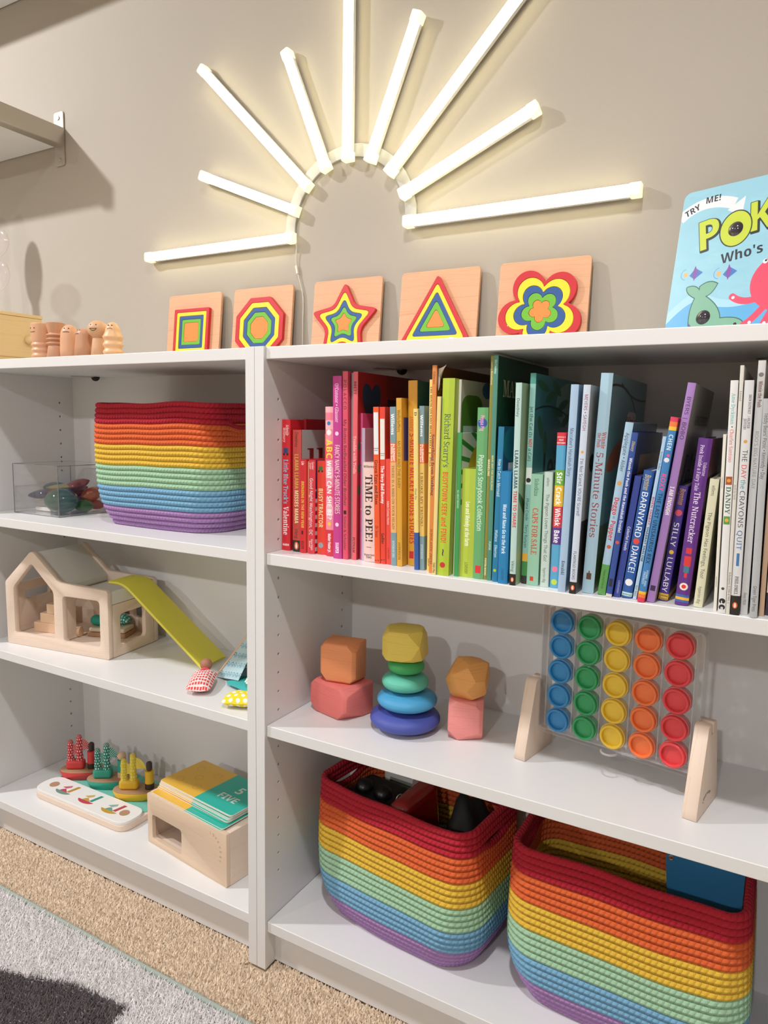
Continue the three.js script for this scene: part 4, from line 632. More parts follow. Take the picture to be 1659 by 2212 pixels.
// what lies in the two lower baskets
{
  const put = (name, label, cat, pos, rot) => { const t = thing(name, label, cat, pos); t.rotation.set(...rot); return t; };
  const a = put('printed_card', 'white printed card standing in the left lower rope basket', 'card', [0.172, Y3 + 0.02, 0.06], [-0.02, -0.12, 0.03]);
  part('sheet', rbox(0.10, 0.205, 0.004, 0.001), mat(0xd8d5d0, 0.5, { map: canvasTex(128, 200, (c) => { c.fillStyle = '#fff'; c.fillRect(0, 0, 128, 200); c.fillStyle = '#9aa39a'; c.fillRect(16, 12, 60, 10); c.fillRect(16, 30, 84, 8); c.fillStyle = '#c9a3a3'; c.beginPath(); c.arc(96, 30, 16, 0, 7); c.fill(); }) }), a, [0, 0.1025, 0]);
  const bag = put('black_bag', 'soft black bag filling the right end of its rope basket', 'bag', [0.318, Y3 + 0.016, 0.128], [0, -0.1, 0]);
  const bg = new THREE.SphereGeometry(1, 32, 20); { const p = bg.attributes.position; for (let i = 0; i < p.count; i++) { const x = p.getX(i), y = p.getY(i), z = p.getZ(i), k = 1 + 0.07 * Math.sin(5 * x + 3 * y) + 0.06 * Math.sin(7 * z - 4 * x); p.setXYZ(i, x * 0.046 * k, y * 0.1 * k, z * 0.06 * k); } bg.computeVertexNormals(); }
  part('body', bg, mat(0x0c0b0c, 0.7), bag, [0, 0.121, 0]);
  const rb = put('red_pouch', 'glossy dark red pouch between the white card and black bag', 'pouch', [0.232, Y3 + 0.02, 0.14], [0.02, -0.1, 0.03]);
  const rg = rbox(0.056, 0.214, 0.11, 0.02, 4); { const p = rg.attributes.position; for (let i = 0; i < p.count; i++) { const y = p.getY(i); p.setX(i, p.getX(i) * (1 - 0.9 * Math.max(0, y) * 3) + 0.003 * Math.sin(60 * y)); } rg.computeVertexNormals(); }
  part('body', rg, phys(0x8a1512, 0.25, { clearcoat: 0.6 }), rb, [0, 0.107, 0]);
  const bk = put('black_case', 'black case with two rounded lobes in the left lower basket', 'case', [0.148, Y3 + 0.02, 0.135], [0, -0.12, 0]);
  part('body', rbox(0.104, 0.192, 0.1, 0.02, 4), mat(0x0d0c0d, 0.5), bk, [0, 0.096, 0]);
  for (const x of [-0.018, 0.022]) part('lobe', new THREE.SphereGeometry(0.017, 20, 14), mat(0x0d0c0d, 0.35), bk, [x, 0.192, 0.012]);
  const ring = put('metal_clip', 'shiny metal clip on the black case', 'clip', [0.206, Y3 + 0.212, 0.15], [0.6, 0.3, 0.4]);
  part('coil', tube([...Array(40)].map((_, i) => [0.008 * Math.cos(i * 0.7), i * 0.0006 - 0.012, 0.008 * Math.sin(i * 0.7)]), 0.0011, 160, 6), steel, ring);
  const sh = put('blue_sheet', 'stiff blue plastic sheet standing in the right lower basket', 'sheet', [0.664, Y3 + 0.045, 0.13], [-0.12, 0.06, 0]);
  const q = new THREE.Shape(); q.moveTo(-0.030, 0.0); q.lineTo(0.052, 0.0); q.lineTo(0.055, 0.192); q.lineTo(-0.040, 0.192); q.quadraticCurveTo(-0.048, 0.192, -0.047, 0.182); q.closePath();
  { const h = new THREE.Path(); h.absarc(-0.0405, 0.186, 0.0022, 0, 7, true); q.holes.push(h); }
  const sg = part('sheet', extr(q, 0.0024, 0.0004), phys('#347aa8', 0.35, { clearcoat: 0.3 }), sh);
  part('eyelet', new THREE.TorusGeometry(0.003, 0.0009, 8, 20), steel, sg, [-0.0405, 0.186, 0.0026]);
  part('dimple', new THREE.SphereGeometry(0.0035, 14, 8).scale(1, 1, 0.35), mat('#1d4d70', 0.4), sg, [0.008, 0.118, 0.0024]);
}

// ------------------------------------------------------------------ clear box with glassy gems
{
  const b = thing('acrylic_box', 'clear acrylic box of glassy gems beside the rainbow basket', 'box', [-0.6605, Y1, 0.134]);
  const w = 0.15, h = 0.106, d = 0.142, t = 0.0024;
  const pane = (name, gw, gh, gd, p) => part(name, new THREE.BoxGeometry(gw, gh, gd), clear, b, p);
  const edge = phys(new THREE.Color(0.3, 0.28, 0.29), 0.15, { transmission: 0.35, thickness: 0 });
  pane('front_pane', w - 2 * t, h, t, [0, h / 2 + 0.0004, d / 2 - t / 2]); pane('back_pane', w - 2 * t, h, t, [0, h / 2 + 0.0004, -d / 2 + t / 2]);
  pane('side_pane', t, h, d, [w / 2 - t / 2, h / 2 + 0.0004, 0]); pane('side_pane', t, h, d, [-w / 2 + t / 2, h / 2 + 0.0004, 0]);
  pane('base_pane', w - 2 * t - 0.0004, t, d - 2 * t - 0.0004, [0, t / 2 + 0.0012, 0]); pane('lid_pane', w, t, d, [0, h + t / 2 + 0.0008, 0]);
  const rods = [];
  for (const sx of [-1, 1]) for (const sz of [-1, 1]) rods.push(new THREE.BoxGeometry(0.0012, h, 0.0012).translate(sx * (w / 2 + 0.0002), h / 2 + 0.001, sz * (d / 2 + 0.0002)));
  for (const y of [0.0008, h + 0.0012]) { for (const sz of [-1, 1]) rods.push(new THREE.BoxGeometry(w, 0.0012, 0.0012).translate(0, y, sz * (d / 2 + 0.0002))); for (const sx of [-1, 1]) rods.push(new THREE.BoxGeometry(0.0012, 0.0012, d).translate(sx * (w / 2 + 0.0002), y, 0)); }
  part('edge_rim', plainMerge(rods), edge, b);
  const glassCol = (c) => phys(new THREE.Color(c).lerp(new THREE.Color(0xffffff), 0.14), 0.03, { transmission: 0.8, thickness: 0, ior: 1.5, clearcoat: 1 });
  const gem = (name, label, x, y, z, sx, sy, sz, rot, c, wob = 0.18) => {
    const g = thing(name, label, 'gem', [-0.6605 + x, Y1 + 0.0042 + y, 0.134 + z], 0, 'glassy gems in the clear box');
    const s = new THREE.SphereGeometry(1, 36, 24), p = s.attributes.position;
    for (let i = 0; i < p.count; i++) { const X = p.getX(i), Y = p.getY(i), Z = p.getZ(i), k = 1 + wob * Math.cos(5 * Math.atan2(Z, X)) * (1 - Math.abs(Y)); p.setXYZ(i, X * sx * k * 1.18, Y * sy * 1.12, Z * sz * k * 1.18); }
    s.computeVertexNormals(); g.rotation.set(...rot); part('body', s, glassCol(c), g);
  };
  gem('glass_bowl', 'large teal glass pebble in the clear box corner', 0.034, 0.026, 0.034, 0.032, 0.0232, 0.028, [0, 0, 0], '#1f8f80', 0);
  gem('glass_gem', 'deep red glass flower on top of the gems', 0.030, 0.057, -0.006, 0.024, 0.010, 0.022, [0.2, 0.4, 0.25], '#b0202c', 0.22);
  gem('glass_gem', 'amber orange glass shell behind the teal pebble', 0.040, 0.034, -0.036, 0.018, 0.014, 0.022, [0.3, 0, 0.5], '#d9772c', 0.15);
  gem('glass_gem', 'bright green glass drop behind the teal pebble', 0.052, 0.013, -0.008, 0.016, 0.0125, 0.018, [0, 0.5, 0], '#3f9e3c', 0.1);
  gem('glass_gem', 'pale yellow glass leaf lying across the heap', 0.006, 0.052, 0.012, 0.034, 0.006, 0.014, [0.1, 0.2, 0.05], '#dcc35c', 0.1);
  gem('glass_gem', 'dark blue glass fish at the left end', -0.03, 0.037, 0.03, 0.03, 0.009, 0.018, [0, 0.2, 0.15], '#2a4a8a', 0.15);
  gem('glass_gem', 'blue green glass shell on the left of the heap', -0.022, 0.051, 0.008, 0.02, 0.009, 0.015, [0.2, 0.3, -0.1], '#2f7f98', 0.2);
  gem('glass_gem', 'rose red glass drop under the yellow leaf', 0.004, 0.038, 0.024, 0.022, 0.008, 0.016, [0, 0, -0.1], '#d0434c', 0.1);
  gem('glass_gem', 'navy blue glass leaf beside the red flower', 0.028, 0.047, 0.018, 0.018, 0.006, 0.012, [0, -0.3, -0.2], '#23458f', 0.1);
  gem('glass_gem', 'orange red glass shell low behind the right pane', 0.046, 0.0115, -0.044, 0.016, 0.0095, 0.014, [0, 0.2, 0], '#c8452c', 0.12);
  gem('glass_gem', 'bright blue glass drop behind the teal pebble', 0.012, 0.014, -0.028, 0.02, 0.013, 0.018, [0, 0, 0], '#2f74c0', 0.1);
  gem('glass_gem', 'dark red glass petal at the back of the heap', -0.004, 0.041, -0.034, 0.018, 0.010, 0.018, [0.4, 0, -0.3], '#8f1f2c', 0.2);
  const st = thing('clear_stand', 'little clear plastic stand inside the gem box', 'stand', [-0.6605 - 0.022, Y1 + 0.0042, 0.155]);
  part('top', rbox(0.064, 0.003, 0.05, 0.001), clear, st, [0, 0.0255, 0]);
  for (const x of [-0.03, 0.03]) part('leg', rbox(0.003, 0.0235, 0.05, 0.001), clear, st, [x, 0.01185, 0]);
  part('liner', rbox(0.05, 0.008, 0.04, 0.002), mat(0xd9d4cf, 0.7), st, [0, 0.0042, 0]);
}

// ------------------------------------------------------------------ toy house with slide
{
  const yaw = 0.1336, H = thing('toy_house', 'pale wooden toy house with white gable roof and open windows', 'dollhouse', [-0.7373, Y2, 0.2344], yaw);
  const D = 0.152, th = 0.013;
  const outline = () => { const s = new THREE.Shape(); s.moveTo(0.006, 0); s.lineTo(0.279, 0); s.quadraticCurveTo(0.285, 0, 0.285, 0.006); s.lineTo(0.285, 0.138); s.quadraticCurveTo(0.285, 0.145, 0.278, 0.146); s.lineTo(0.162, 0.150); s.quadraticCurveTo(0.152, 0.151, 0.146, 0.158); s.lineTo(0.090, 0.205); s.quadraticCurveTo(0.081, 0.213, 0.072, 0.205); s.lineTo(0.004, 0.142); s.quadraticCurveTo(0, 0.138, 0, 0.133); s.lineTo(0, 0.006); s.quadraticCurveTo(0, 0, 0.006, 0); return s; };
  const win = (pts, r) => new THREE.Path(poly(pts, r).getPoints(6));
  const fr = outline(); fr.holes.push(win([[0.024, 0.026], [0.138, 0.026], [0.138, 0.128], [0.0785, 0.184], [0.024, 0.128]], 0.007), win([[0.163, 0.024], [0.262, 0.024], [0.262, 0.122], [0.163, 0.122]], 0.009));
  part('front_frame', boxUV(toCreasedNormals(extr(fr, th, 0.002), 0.7)), maple, H, [0, 0, -th]);
  const bk = outline(); bk.holes.push(win([[0.19, 0.052], [0.215, 0.052], [0.215, 0.078], [0.19, 0.078]], 0.005), win([[0.226, 0.052], [0.251, 0.052], [0.251, 0.078], [0.226, 0.078]], 0.005), win([[0.03, 0.10], [0.132, 0.10], [0.132, 0.128], [0.0785, 0.18], [0.03, 0.132]], 0.006));
  part('back_frame', boxUV(toCreasedNormals(extr(bk, th, 0.002), 0.7)), maple, H, [0, 0, -D]);
  const mid = -D / 2, id = D - 2 * th - 0.0004;
  part('floor', boxUV(rbox(0.272, 0.012, id, 0.001)), maple, H, [0.1425, 0.0135, mid]);
  const sw = new THREE.Shape([[0, 0], [id, 0], [id, 0.112], [0, 0.112]].map(a => new THREE.Vector2(...a))); sw.holes.push(win([[0.022, 0.022], [0.098, 0.022], [0.098, 0.089], [0.022, 0.089]], 0.009));
  part('side_wall', boxUV(toCreasedNormals(extr(sw, 0.010, 0.001).rotateY(Math.PI / 2), 0.7)), maple, H, [0.2745, 0.001, -th - 0.0002]);
  const lw = new THREE.Shape([[0, 0], [id, 0], [id, 0.11], [0, 0.11]].map(a => new THREE.Vector2(...a))); lw.holes.push(win([[0.03, 0.07], [0.098, 0.07], [0.098, 0.09], [0.03, 0.09]], 0.008));
  part('side_wall', boxUV(toCreasedNormals(extr(lw, 0.010, 0.001).rotateY(Math.PI / 2), 0.7)), maple, H, [0.0005, 0.02, -th - 0.0002]);
  const part2 = new THREE.Shape([[0, 0], [id, 0], [id, 0.11], [0, 0.11]].map(a => new THREE.Vector2(...a))); part2.holes.push(win([[0.03, 0.003], [0.112, 0.003], [0.112, 0.085], [0.03, 0.085]], 0.01));
  part('partition', boxUV(toCreasedNormals(extr(part2, 0.008, 0.001).rotateY(Math.PI / 2), 0.7)), maple, H, [0.148, 0.0205, -th - 0.0002]);
  const cream = mat(new THREE.Color(0.78, 0.75, 0.68), 0.55);
  // roof: one sheet from the ridge over the right slope, turned up at the deck
  const rf = new THREE.Shape(); rf.moveTo(0.0795, 0.2065); rf.lineTo(0.150, 0.148); rf.quadraticCurveTo(0.156, 0.143, 0.156, 0.136); rf.lineTo(0.156, 0.122); rf.lineTo(0.150, 0.122); rf.lineTo(0.150, 0.134); rf.quadraticCurveTo(0.150, 0.139, 0.146, 0.142); rf.lineTo(0.0785, 0.198); rf.closePath();
  part('roof', toCreasedNormals(extr(rf, D - 2 * th - 0.0004, 0.0004), 0.5), cream, H, [0, 0, -D + th + 0.0002]);
  part('deck', rbox(0.122, 0.006, id, 0.001), cream, H, [0.2205, 0.124, mid]);
  part('deck_wall', rbox(0.004, 0.028, id, 0.001), cream, H, [0.2825, 0.128, mid]);
  // furniture
  const at = (x, y, z) => { const c = Math.cos(yaw), s = Math.sin(yaw); return [-0.7373 + x * c + z * s, Y2 + y, 0.2344 - x * s + z * c]; };
  const st = thing('toy_stairs', 'small wooden steps inside the toy house', 'stairs', at(0.062, 0.0197, -0.06), yaw + 0.1);
  [0, 1, 2].forEach((i) => part('step', boxUV(rbox(0.058 - i * 0.018, 0.0218, 0.036, 0.0012)), pegWood, st, [i * 0.009, 0.0109 + 0.0219 * i, 0]));
  const bed = thing('toy_bed', 'low wooden toy bed with pale mattress in the toy house', 'bed', at(0.205, 0.0197, -0.095), yaw + 0.25);
  part('frame', boxUV(rbox(0.088, 0.009, 0.05, 0.0015)), deckWood, bed, [0, 0.0047, 0]);
  part('mattress', rbox(0.084, 0.010, 0.046, 0.004), mat(0xd9cdb4, 0.85), bed, [0, 0.0143, 0]);
  const dl = thing('bed_doll', 'doll in teal lying on the toy bed', 'doll', at(0.200, 0.0395, -0.093), yaw + 0.25);
  part('body', new THREE.CapsuleGeometry(0.0115, 0.022, 8, 18).rotateZ(Math.PI / 2), stained('#1f9a86'), dl, [-0.018, 0.0118, 0.004]);
  part('head', new THREE.SphereGeometry(0.0115, 20, 14), pegWood, dl, [0.014, 0.0118, 0.006]);
  const pw = thing('toy_pillow', 'teal and white patterned pillow on the toy bed', 'pillow', at(0.216, 0.0395, -0.113), yaw + 0.25);
  part('cushion', pillowGeo(0.042, 0.012, 0.03), mat(0xffffff, 0.9, { map: dotTex('#2f9c8c', '#dff0ea', 7, 2) }), pw, [0, 0.010, 0]);
  const yd = thing('yellow_peg_doll', 'doll with yellow hat lying in front of the toy stairs', 'doll', at(0.134, 0.0197, -0.045), yaw + 0.3);
  part('hat', new THREE.CapsuleGeometry(0.0108, 0.006, 8, 18).rotateZ(Math.PI / 2), stained('#e2c32a'), yd, [-0.008, 0.0112, 0]);
  part('body', new THREE.CylinderGeometry(0.0095, 0.011, 0.028, 18).rotateZ(Math.PI / 2), pegWood, yd, [0.012, 0.0112, 0]);
}
function pillowGeo(w, h, d, n = 14) {
  const g = new THREE.SphereGeometry(1, 40, 24), p = g.attributes.position, uv = [];
  for (let i = 0; i < p.count; i++) {
    const x = p.getX(i), y = p.getY(i), z = p.getZ(i), e = (v) => Math.sign(v) * Math.pow(Math.abs(v), 0.42), r = Math.hypot(x, z) || 1e-6;
    const k = Math.hypot(x, z) < 1e-4 ? 1 : Math.pow(Math.pow(Math.abs(x / r), 5) + Math.pow(Math.abs(z / r), 5), -0.2), X = x * k, Z = z * k, puff = Math.max(0, (1 - X ** 4) * (1 - Z ** 4));
    p.setXYZ(i, X * w / 2, Math.sign(y) * Math.pow(Math.abs(y), 0.8) * h * (0.16 + 0.84 * puff) + 0.0006 * Math.sin(9 * X + 5 * Z), Z * d / 2); uv.push(X * 0.5 + 0.5, Z * 0.5 + 0.5);
  }
  g.setAttribute('uv', new THREE.Float32BufferAttribute(uv, 2)); g.computeVertexNormals(); return g;
}
function dotTex(bg, fg, n, kind) {
  return canvasTex(256, 256, (c) => {
    seed = 77; c.fillStyle = bg; c.fillRect(0, 0, 256, 256); c.fillStyle = fg; const s = 256 / n;
    for (let j = 0; j < n; j++) for (let i = 0; i < n; i++) {
      const x = (i + 0.5 + (kind === 1 && j % 2 ? 0.5 : 0)) * s, y = (j + 0.5) * s;
      if (kind === 0) { c.fillRect(x - s * 0.32 + rr(-2, 2), y - s * 0.36 + rr(-2, 2), s * 0.6, s * 0.7); }
      else if (kind === 1) { c.beginPath(); c.ellipse(x, y, s * 0.28, s * 0.34, 0.4, 0, 7); c.fill(); }
      else if (kind === 2) { c.beginPath(); c.arc(x + rr(-3, 3), y + rr(-3, 3), s * rr(0.2, 0.36), 0, 7); c.fill(); }
      else if (kind === 3) { c.strokeStyle = fg; c.lineWidth = 3.5; for (const q of [0.5, 0.3]) { c.globalAlpha = rr(0.4, 1); c.beginPath(); c.arc(x, y - s * 0.3, s * q, 0.1, Math.PI - 0.1); c.stroke(); } c.globalAlpha = 1; }
      else if (kind === 4) { c.strokeStyle = fg; c.lineWidth = 5; c.beginPath(); c.moveTo(x - s * 0.4, y + s * 0.4); c.quadraticCurveTo(x, y - s * 0.6, x + s * 0.4, y + s * 0.4); c.stroke(); }
    }
  });
}
{
  // slide: landing on the flat roof, then the chute down to the shelf
  const s = thing('toy_slide', 'bright yellow slide running from the toy house roof to the shelf', 'slide', [0, 0, 0]);
  const A = [[-0.498, 0.5835, 0.1585], [-0.508, 0.5835, 0.083], [-0.462, 0.5835, 0.152], [-0.470, 0.5835, 0.0755], [-0.2535, Y2 + 0.0048, 0.1425], [-0.2605, Y2 + 0.0048, 0.064]];
  const nseg = 26, pos = [], idx = [], w = [[0, 1], [2, 3], [4, 5]];
  const curveAt = (k) => new THREE.CatmullRomCurve3([A[k], A[k].map((v, i) => v * 0.35 + A[k + 2][i] * 0.65), A[k + 2].map((v, i) => v * 0.94 + A[k + 4][i] * 0.06), A[k + 2].map((v, i) => v * 0.5 + A[k + 4][i] * 0.5), A[k + 4]].map(a => new THREE.Vector3(...a)), false, 'catmullrom', 0.3);
  const c0 = curveAt(0), c1 = curveAt(1), tk = 0.0075;
  for (let i = 0; i <= nseg; i++) {
    const a = c0.getPoint(i / nseg), b = c1.getPoint(i / nseg), tg = c0.getTangent(i / nseg), ac = b.clone().sub(a).normalize(), up = new THREE.Vector3().crossVectors(ac, tg).normalize(); if (up.y < 0) up.negate();
    const rows = [[0, 0], [0.02, 0.8], [0.1, 1], [0.9, 1], [0.98, 0.8], [1, 0], [0.98, -0.4], [0.02, -0.4]];
    for (const [t, h] of rows) { const p = a.clone().lerp(b, t).addScaledVector(up, h * tk * 0.6); if (p.y < Y2 + 0.0003) p.y = Y2 + 0.0003; pos.push(p.x, p.y, p.z); }
  }
  for (let i = 0; i < nseg; i++) for (let j = 0; j < 8; j++) { const a = i * 8 + j, b = i * 8 + (j + 1) % 8; idx.push(a, b, a + 8, b, b + 8, a + 8); }
  for (const o of [0, nseg * 8]) for (let j = 1; j < 7; j++) idx.push(o, o + j, o + j + 1);
  const g = new THREE.BufferGeometry(); g.setAttribute('position', new THREE.Float32BufferAttribute(pos, 3)); g.setIndex(idx); g.computeVertexNormals();
  part('chute', toCreasedNormals(g, 0.7), mat('#efe44e', 0.5), s);
}
// ------------------------------------------------------------------ tent, mat, pillows and bundled doll on the house shelf
{
  const scales = mat(0xffffff, 0.9, { map: dotTex('#b7d2d6', '#3f7f98', 6, 3), side: THREE.DoubleSide });
  const teal = mat('#35a6a4', 0.9, { side: THREE.DoubleSide });
  const t = thing('toy_tent', 'pale blue fabric tent with fish scale print by the slide foot', 'tent', [0, 0, 0]);
  const apex = [-0.095, Y2 + 0.168, 0.098], FL = [-0.206, Y2 + 0.0008, 0.152], FR = [-0.03, Y2 + 0.0008, 0.160], BL = [-0.19, Y2 + 0.0008, 0.035], BR = [-0.03, Y2 + 0.0008, 0.035];
  const sheet = (name, P, m) => { const g = new THREE.BufferGeometry(), N = 10, pos = [], uv = [], idx = [], [a, b, c] = P.map(v => new THREE.Vector3(...v)), nrm = new THREE.Vector3().crossVectors(b.clone().sub(a), c.clone().sub(a)).normalize();
    for (let i = 0; i <= N; i++) for (let j = 0; j <= N; j++) { const s = i / N, q = j / N, p = a.clone().multiplyScalar(1 - s).addScaledVector(b, s * (1 - q)).addScaledVector(c, s * q).addScaledVector(nrm, 0.004 * Math.sin(Math.PI * q) * s * Math.sin(5 * s + 3 * q)); pos.push(p.x, Math.max(p.y, Y2 + 0.0006), p.z); uv.push(q * s * 1.2, s * 1.5); }
    for (let i = 0; i < N; i++) for (let j = 0; j < N; j++) { const k = i * (N + 1) + j; idx.push(k, k + 1, k + N + 1, k + 1, k + N + 2, k + N + 1); }
    g.setAttribute('position', new THREE.Float32BufferAttribute(pos, 3)); g.setAttribute('uv', new THREE.Float32BufferAttribute(uv, 2)); g.setIndex(idx); g.computeVertexNormals(); part(name, g, m, t); };
  scales.map.wrapS = scales.map.wrapT = THREE.RepeatWrapping;
  sheet('left_panel', [apex, FL, BL], scales); sheet('back_panel', [apex, BL, BR], teal); sheet('right_panel', [apex, BR, FR], scales);
  sheet('front_flap', [apex, FL, [-0.135, Y2 + 0.012, 0.168]], scales);
  for (const q of [FL, FR, BL, BR]) part('pole', tube([apex.map((v, i) => v * 1.08 - q[i] * 0.08), q.map((v, i) => i === 1 ? v + 0.003 : v + (apex[i] - v) * 0.02)], 0.0022, 4, 8), pegWood, t);
  const m = thing('toy_mat', 'teal padded mat lying in the tent opening', 'mat', [-0.098, Y2 + 0.0006, 0.163]);
  part('pad', pillowGeo(0.125, 0.0055, 0.055), mat('#3fb0ac', 0.85), m, [0, 0.0057, 0], [0, -0.18, 0]);
  const gp = thing('leaf_pillow', 'white pillow with green leaf strokes on the teal mat', 'pillow', [-0.088, Y2 + 0.012, 0.165]);
  part('cushion', pillowGeo(0.05, 0.012, 0.036), mat(0xffffff, 0.9, { map: dotTex('#eef2e6', '#3a9c5a', 6, 4) }), gp, [0, 0.0115, 0], [0.1, 0.4, 0.05]);
  const yp = thing('dotted_pillow', 'yellow pillow with white dots beside the bookcase side', 'pillow', [-0.070, Y2 + 0.0008, 0.2335]);
  part('cushion', pillowGeo(0.066, 0.012, 0.046), mat(0xffffff, 0.9, { map: dotTex('#e8d42c', '#f4eee8', 5, 1) }), yp, [0, 0.0125, 0], [0.05, 0.35, 0.02]);
  const rd = thing('bundled_doll', 'doll tucked in a red checked bag at the slide foot', 'doll', [-0.186, Y2 + 0.0008, 0.210], 2.12);
  part('bag', pillowGeo(0.078, 0.0135, 0.046), mat(0xffffff, 0.9, { map: dotTex('#f1dfdc', '#dd4a48', 9, 0) }), rd, [0, 0.0142, 0], [0, 0, 0.12]);
  part('head', new THREE.SphereGeometry(0.0115, 22, 16), mat('#a9745a', 0.6), rd, [0.047, 0.029, -0.002]);
  part('collar', new THREE.TorusGeometry(0.007, 0.003, 10, 24).rotateY(Math.PI / 2), mat('#e2565a', 0.9), rd, [0.0375, 0.0175, -0.002]);
}

// ------------------------------------------------------------------ boat puzzle board with three sail boats
{
  const b = thing('boat_board', 'wooden boat puzzle tray with white printed strip and teal field', 'tray', [-0.690, Y3, 0.226]);
  const tray = poly([[0, 0], [0.296, 0], [0.296, 0.175], [0, 0.175]], 0.03);
  part('base', boxUV(extr(tray, 0.014, 0.0025).rotateX(-Math.PI / 2)), maple, b, [0, 0, 0]);
  const field = poly([[0.004, 0.06], [0.292, 0.06], [0.292, 0.171], [0.004, 0.171]], 0.02);
  part('water_field', extr(field, 0.002, 0.0005).rotateX(-Math.PI / 2), stained('#74bfae', 0.55), b, [0, 0.0138, 0]);
  const strip = poly([[0.0015, 0.0015], [0.2945, 0.0015], [0.2945, 0.066], [0.0015, 0.066]], 0.028);
  const st = canvasTex(1024, 256, (c) => {
    c.fillStyle = '#eceae6'; c.fillRect(0, 0, 1024, 256);
    const boat = (x, hull, s1, s2, s3) => { c.save(); c.translate(x, 128);
      c.fillStyle = hull; c.beginPath(); c.moveTo(-86, 34); c.quadraticCurveTo(-60, 78, 10, 72); c.quadraticCurveTo(62, 66, 80, 34); c.closePath(); c.fill();
      c.fillStyle = s1; c.beginPath(); c.moveTo(-48, 34); c.quadraticCurveTo(-30, -20, 0, 6); c.lineTo(34, 34); c.closePath(); c.fill();
      c.fillStyle = s2; c.beginPath(); c.moveTo(-66, -14); c.lineTo(-8, -66); c.lineTo(6, -40); c.lineTo(-20, -6); c.closePath(); c.fill();
      c.fillStyle = s3; c.beginPath(); c.moveTo(20, 26); c.lineTo(40, -80); c.lineTo(70, -80); c.lineTo(52, 26); c.closePath(); c.fill(); c.restore(); };
    boat(270, '#6f9484', '#c4415a', '#b86a7a', '#bb8c3c'); boat(530, '#c04450', '#c99a4a', '#c9ae62', '#3f9484'); boat(785, '#c49a3c', '#6ba08f', '#8fb0a2', '#b8474e');
  });
  const sg = extr(strip, 0.007, 0.0012).rotateX(-Math.PI / 2); { const p = sg.attributes.position, uv = sg.attributes.uv; for (let i = 0; i < p.count; i++) uv.setXY(i, p.getX(i) / 0.296, -p.getZ(i) / 0.0675); }
  const strp = part('printed_strip', sg, phys(0xffffff, 0.45, { map: st }), b, [0, 0.0138, 0]);
  for (const x of [0.034, 0.262]) part('dowel_end', new THREE.CylinderGeometry(0.0105, 0.0105, 0.0012, 24), deckWood, strp, [x, 0.0074, -0.034]);

  const gingham = (bg, fg) => mat(0xffffff, 0.9, { map: dotTex(bg, fg, 8, 1) });
  const boat = (label, cx, cz, turn, col, cloth, head, dollX) => {
    const y = Y3 + 0.0158, t = thing('toy_boat', label, 'boat', [cx, y, cz], turn, 'wooden toy sail boats');
    const hull = (k) => { const s = new THREE.Shape(), L = 0.050 * k, w = 0.0255 * k; s.moveTo(-L, 0); s.bezierCurveTo(-L, w * 0.8, -L * 0.45, w, 0, w); s.bezierCurveTo(L * 0.6, w, L, w * 0.75, L, 0); s.bezierCurveTo(L, -w * 0.75, L * 0.6, -w, 0, -w); s.bezierCurveTo(-L * 0.45, -w, -L, -w * 0.8, -L, 0); return s; };
    // hull narrows towards the bottom
    const hg = extr(hull(1), 0.019, 0.002, 16).rotateX(-Math.PI / 2), p = hg.attributes.position;
    for (let i = 0; i < p.count; i++) { const k = 0.80 + 0.20 * Math.pow(Math.min(1, Math.max(0, p.getY(i) / 0.019)), 0.5); p.setX(i, p.getX(i) * k); p.setZ(i, p.getZ(i) * k); } hg.computeVertexNormals();
    part('hull', toCreasedNormals(hg, 0.7), stained(col), t);
    part('deck', boxUV(extr(hull(0.97), 0.0016, 0.0004, 16).rotateX(-Math.PI / 2)), deckWood, t, [0, 0.0187, 0]);
    const cab = rbox(0.042, 0.022, 0.02, 0.007, 4); part('cabin', boxUV(cab), stained(col), t, [-0.014, 0.0305, 0]);
    const m = [[-0.025, 0.082, 0], [-0.005, 0.094, 0]];
    m.forEach(([x, h]) => part('mast', boxUV(new THREE.CylinderGeometry(0.0036, 0.0036, h - 0.03, 14)), pegWood, t, [x, 0.03 + (h - 0.03) / 2, 0]));
    // sails: cloth sleeves pulled over the masts with a drooping tail
    m.forEach(([x, h], i) => {
      const sl = new THREE.CylinderGeometry(0.0062, 0.0078, h * 0.6, 16, 6); { const q = sl.attributes.position; for (let k = 0; k < q.count; k++) q.setX(k, q.getX(k) + 0.0007 * Math.sin(300 * q.getY(k) + i)); sl.computeVertexNormals(); }
      const tail = new THREE.PlaneGeometry(1, 1, 10, 6), q = tail.attributes.position;
      const len = i ? 0.030 : 0.024; for (let k = 0; k < q.count; k++) { const u = q.getX(k) + 0.5, v = q.getY(k) + 0.5; q.setXYZ(k, u * len, (v - 1) * (0.03 * (1 - 0.75 * u)) - u * u * 0.026 + 0.0, 0.004 * Math.sin(5 * u + 3 * v) * u + 0.0012); } tail.computeVertexNormals();
      const s = part('sail', plainMerge([sl.translate(0, h - h * 0.3 + 0.001, 0), new THREE.SphereGeometry(0.0062, 14, 8).translate(0, h + 0.001, 0), tail.translate(0.002, h - 0.002, 0)]), cloth, t, [x, 0, 0]);
    });
    // passenger
    const dx = dollX, dy = 0.0204;
    const d = thing('peg_passenger', `${head[1]} peg figure standing on the ${head[2]} boat`, 'doll', [cx + Math.cos(turn) * dx, y + dy, cz - Math.sin(turn) * dx], 0, 'boat passengers');
    part('legs', boxUV(new THREE.CylinderGeometry(0.0098, 0.0098, 0.013, 22)), head[0] === 'light' ? pegWood : mat('#3a2a20', 0.6), d, [0, 0.0066, 0]);
    part('shirt', boxUV(new THREE.CylinderGeometry(0.0092, 0.0098, 0.028, 22)), stained(col), d, [0, 0.027, 0]);
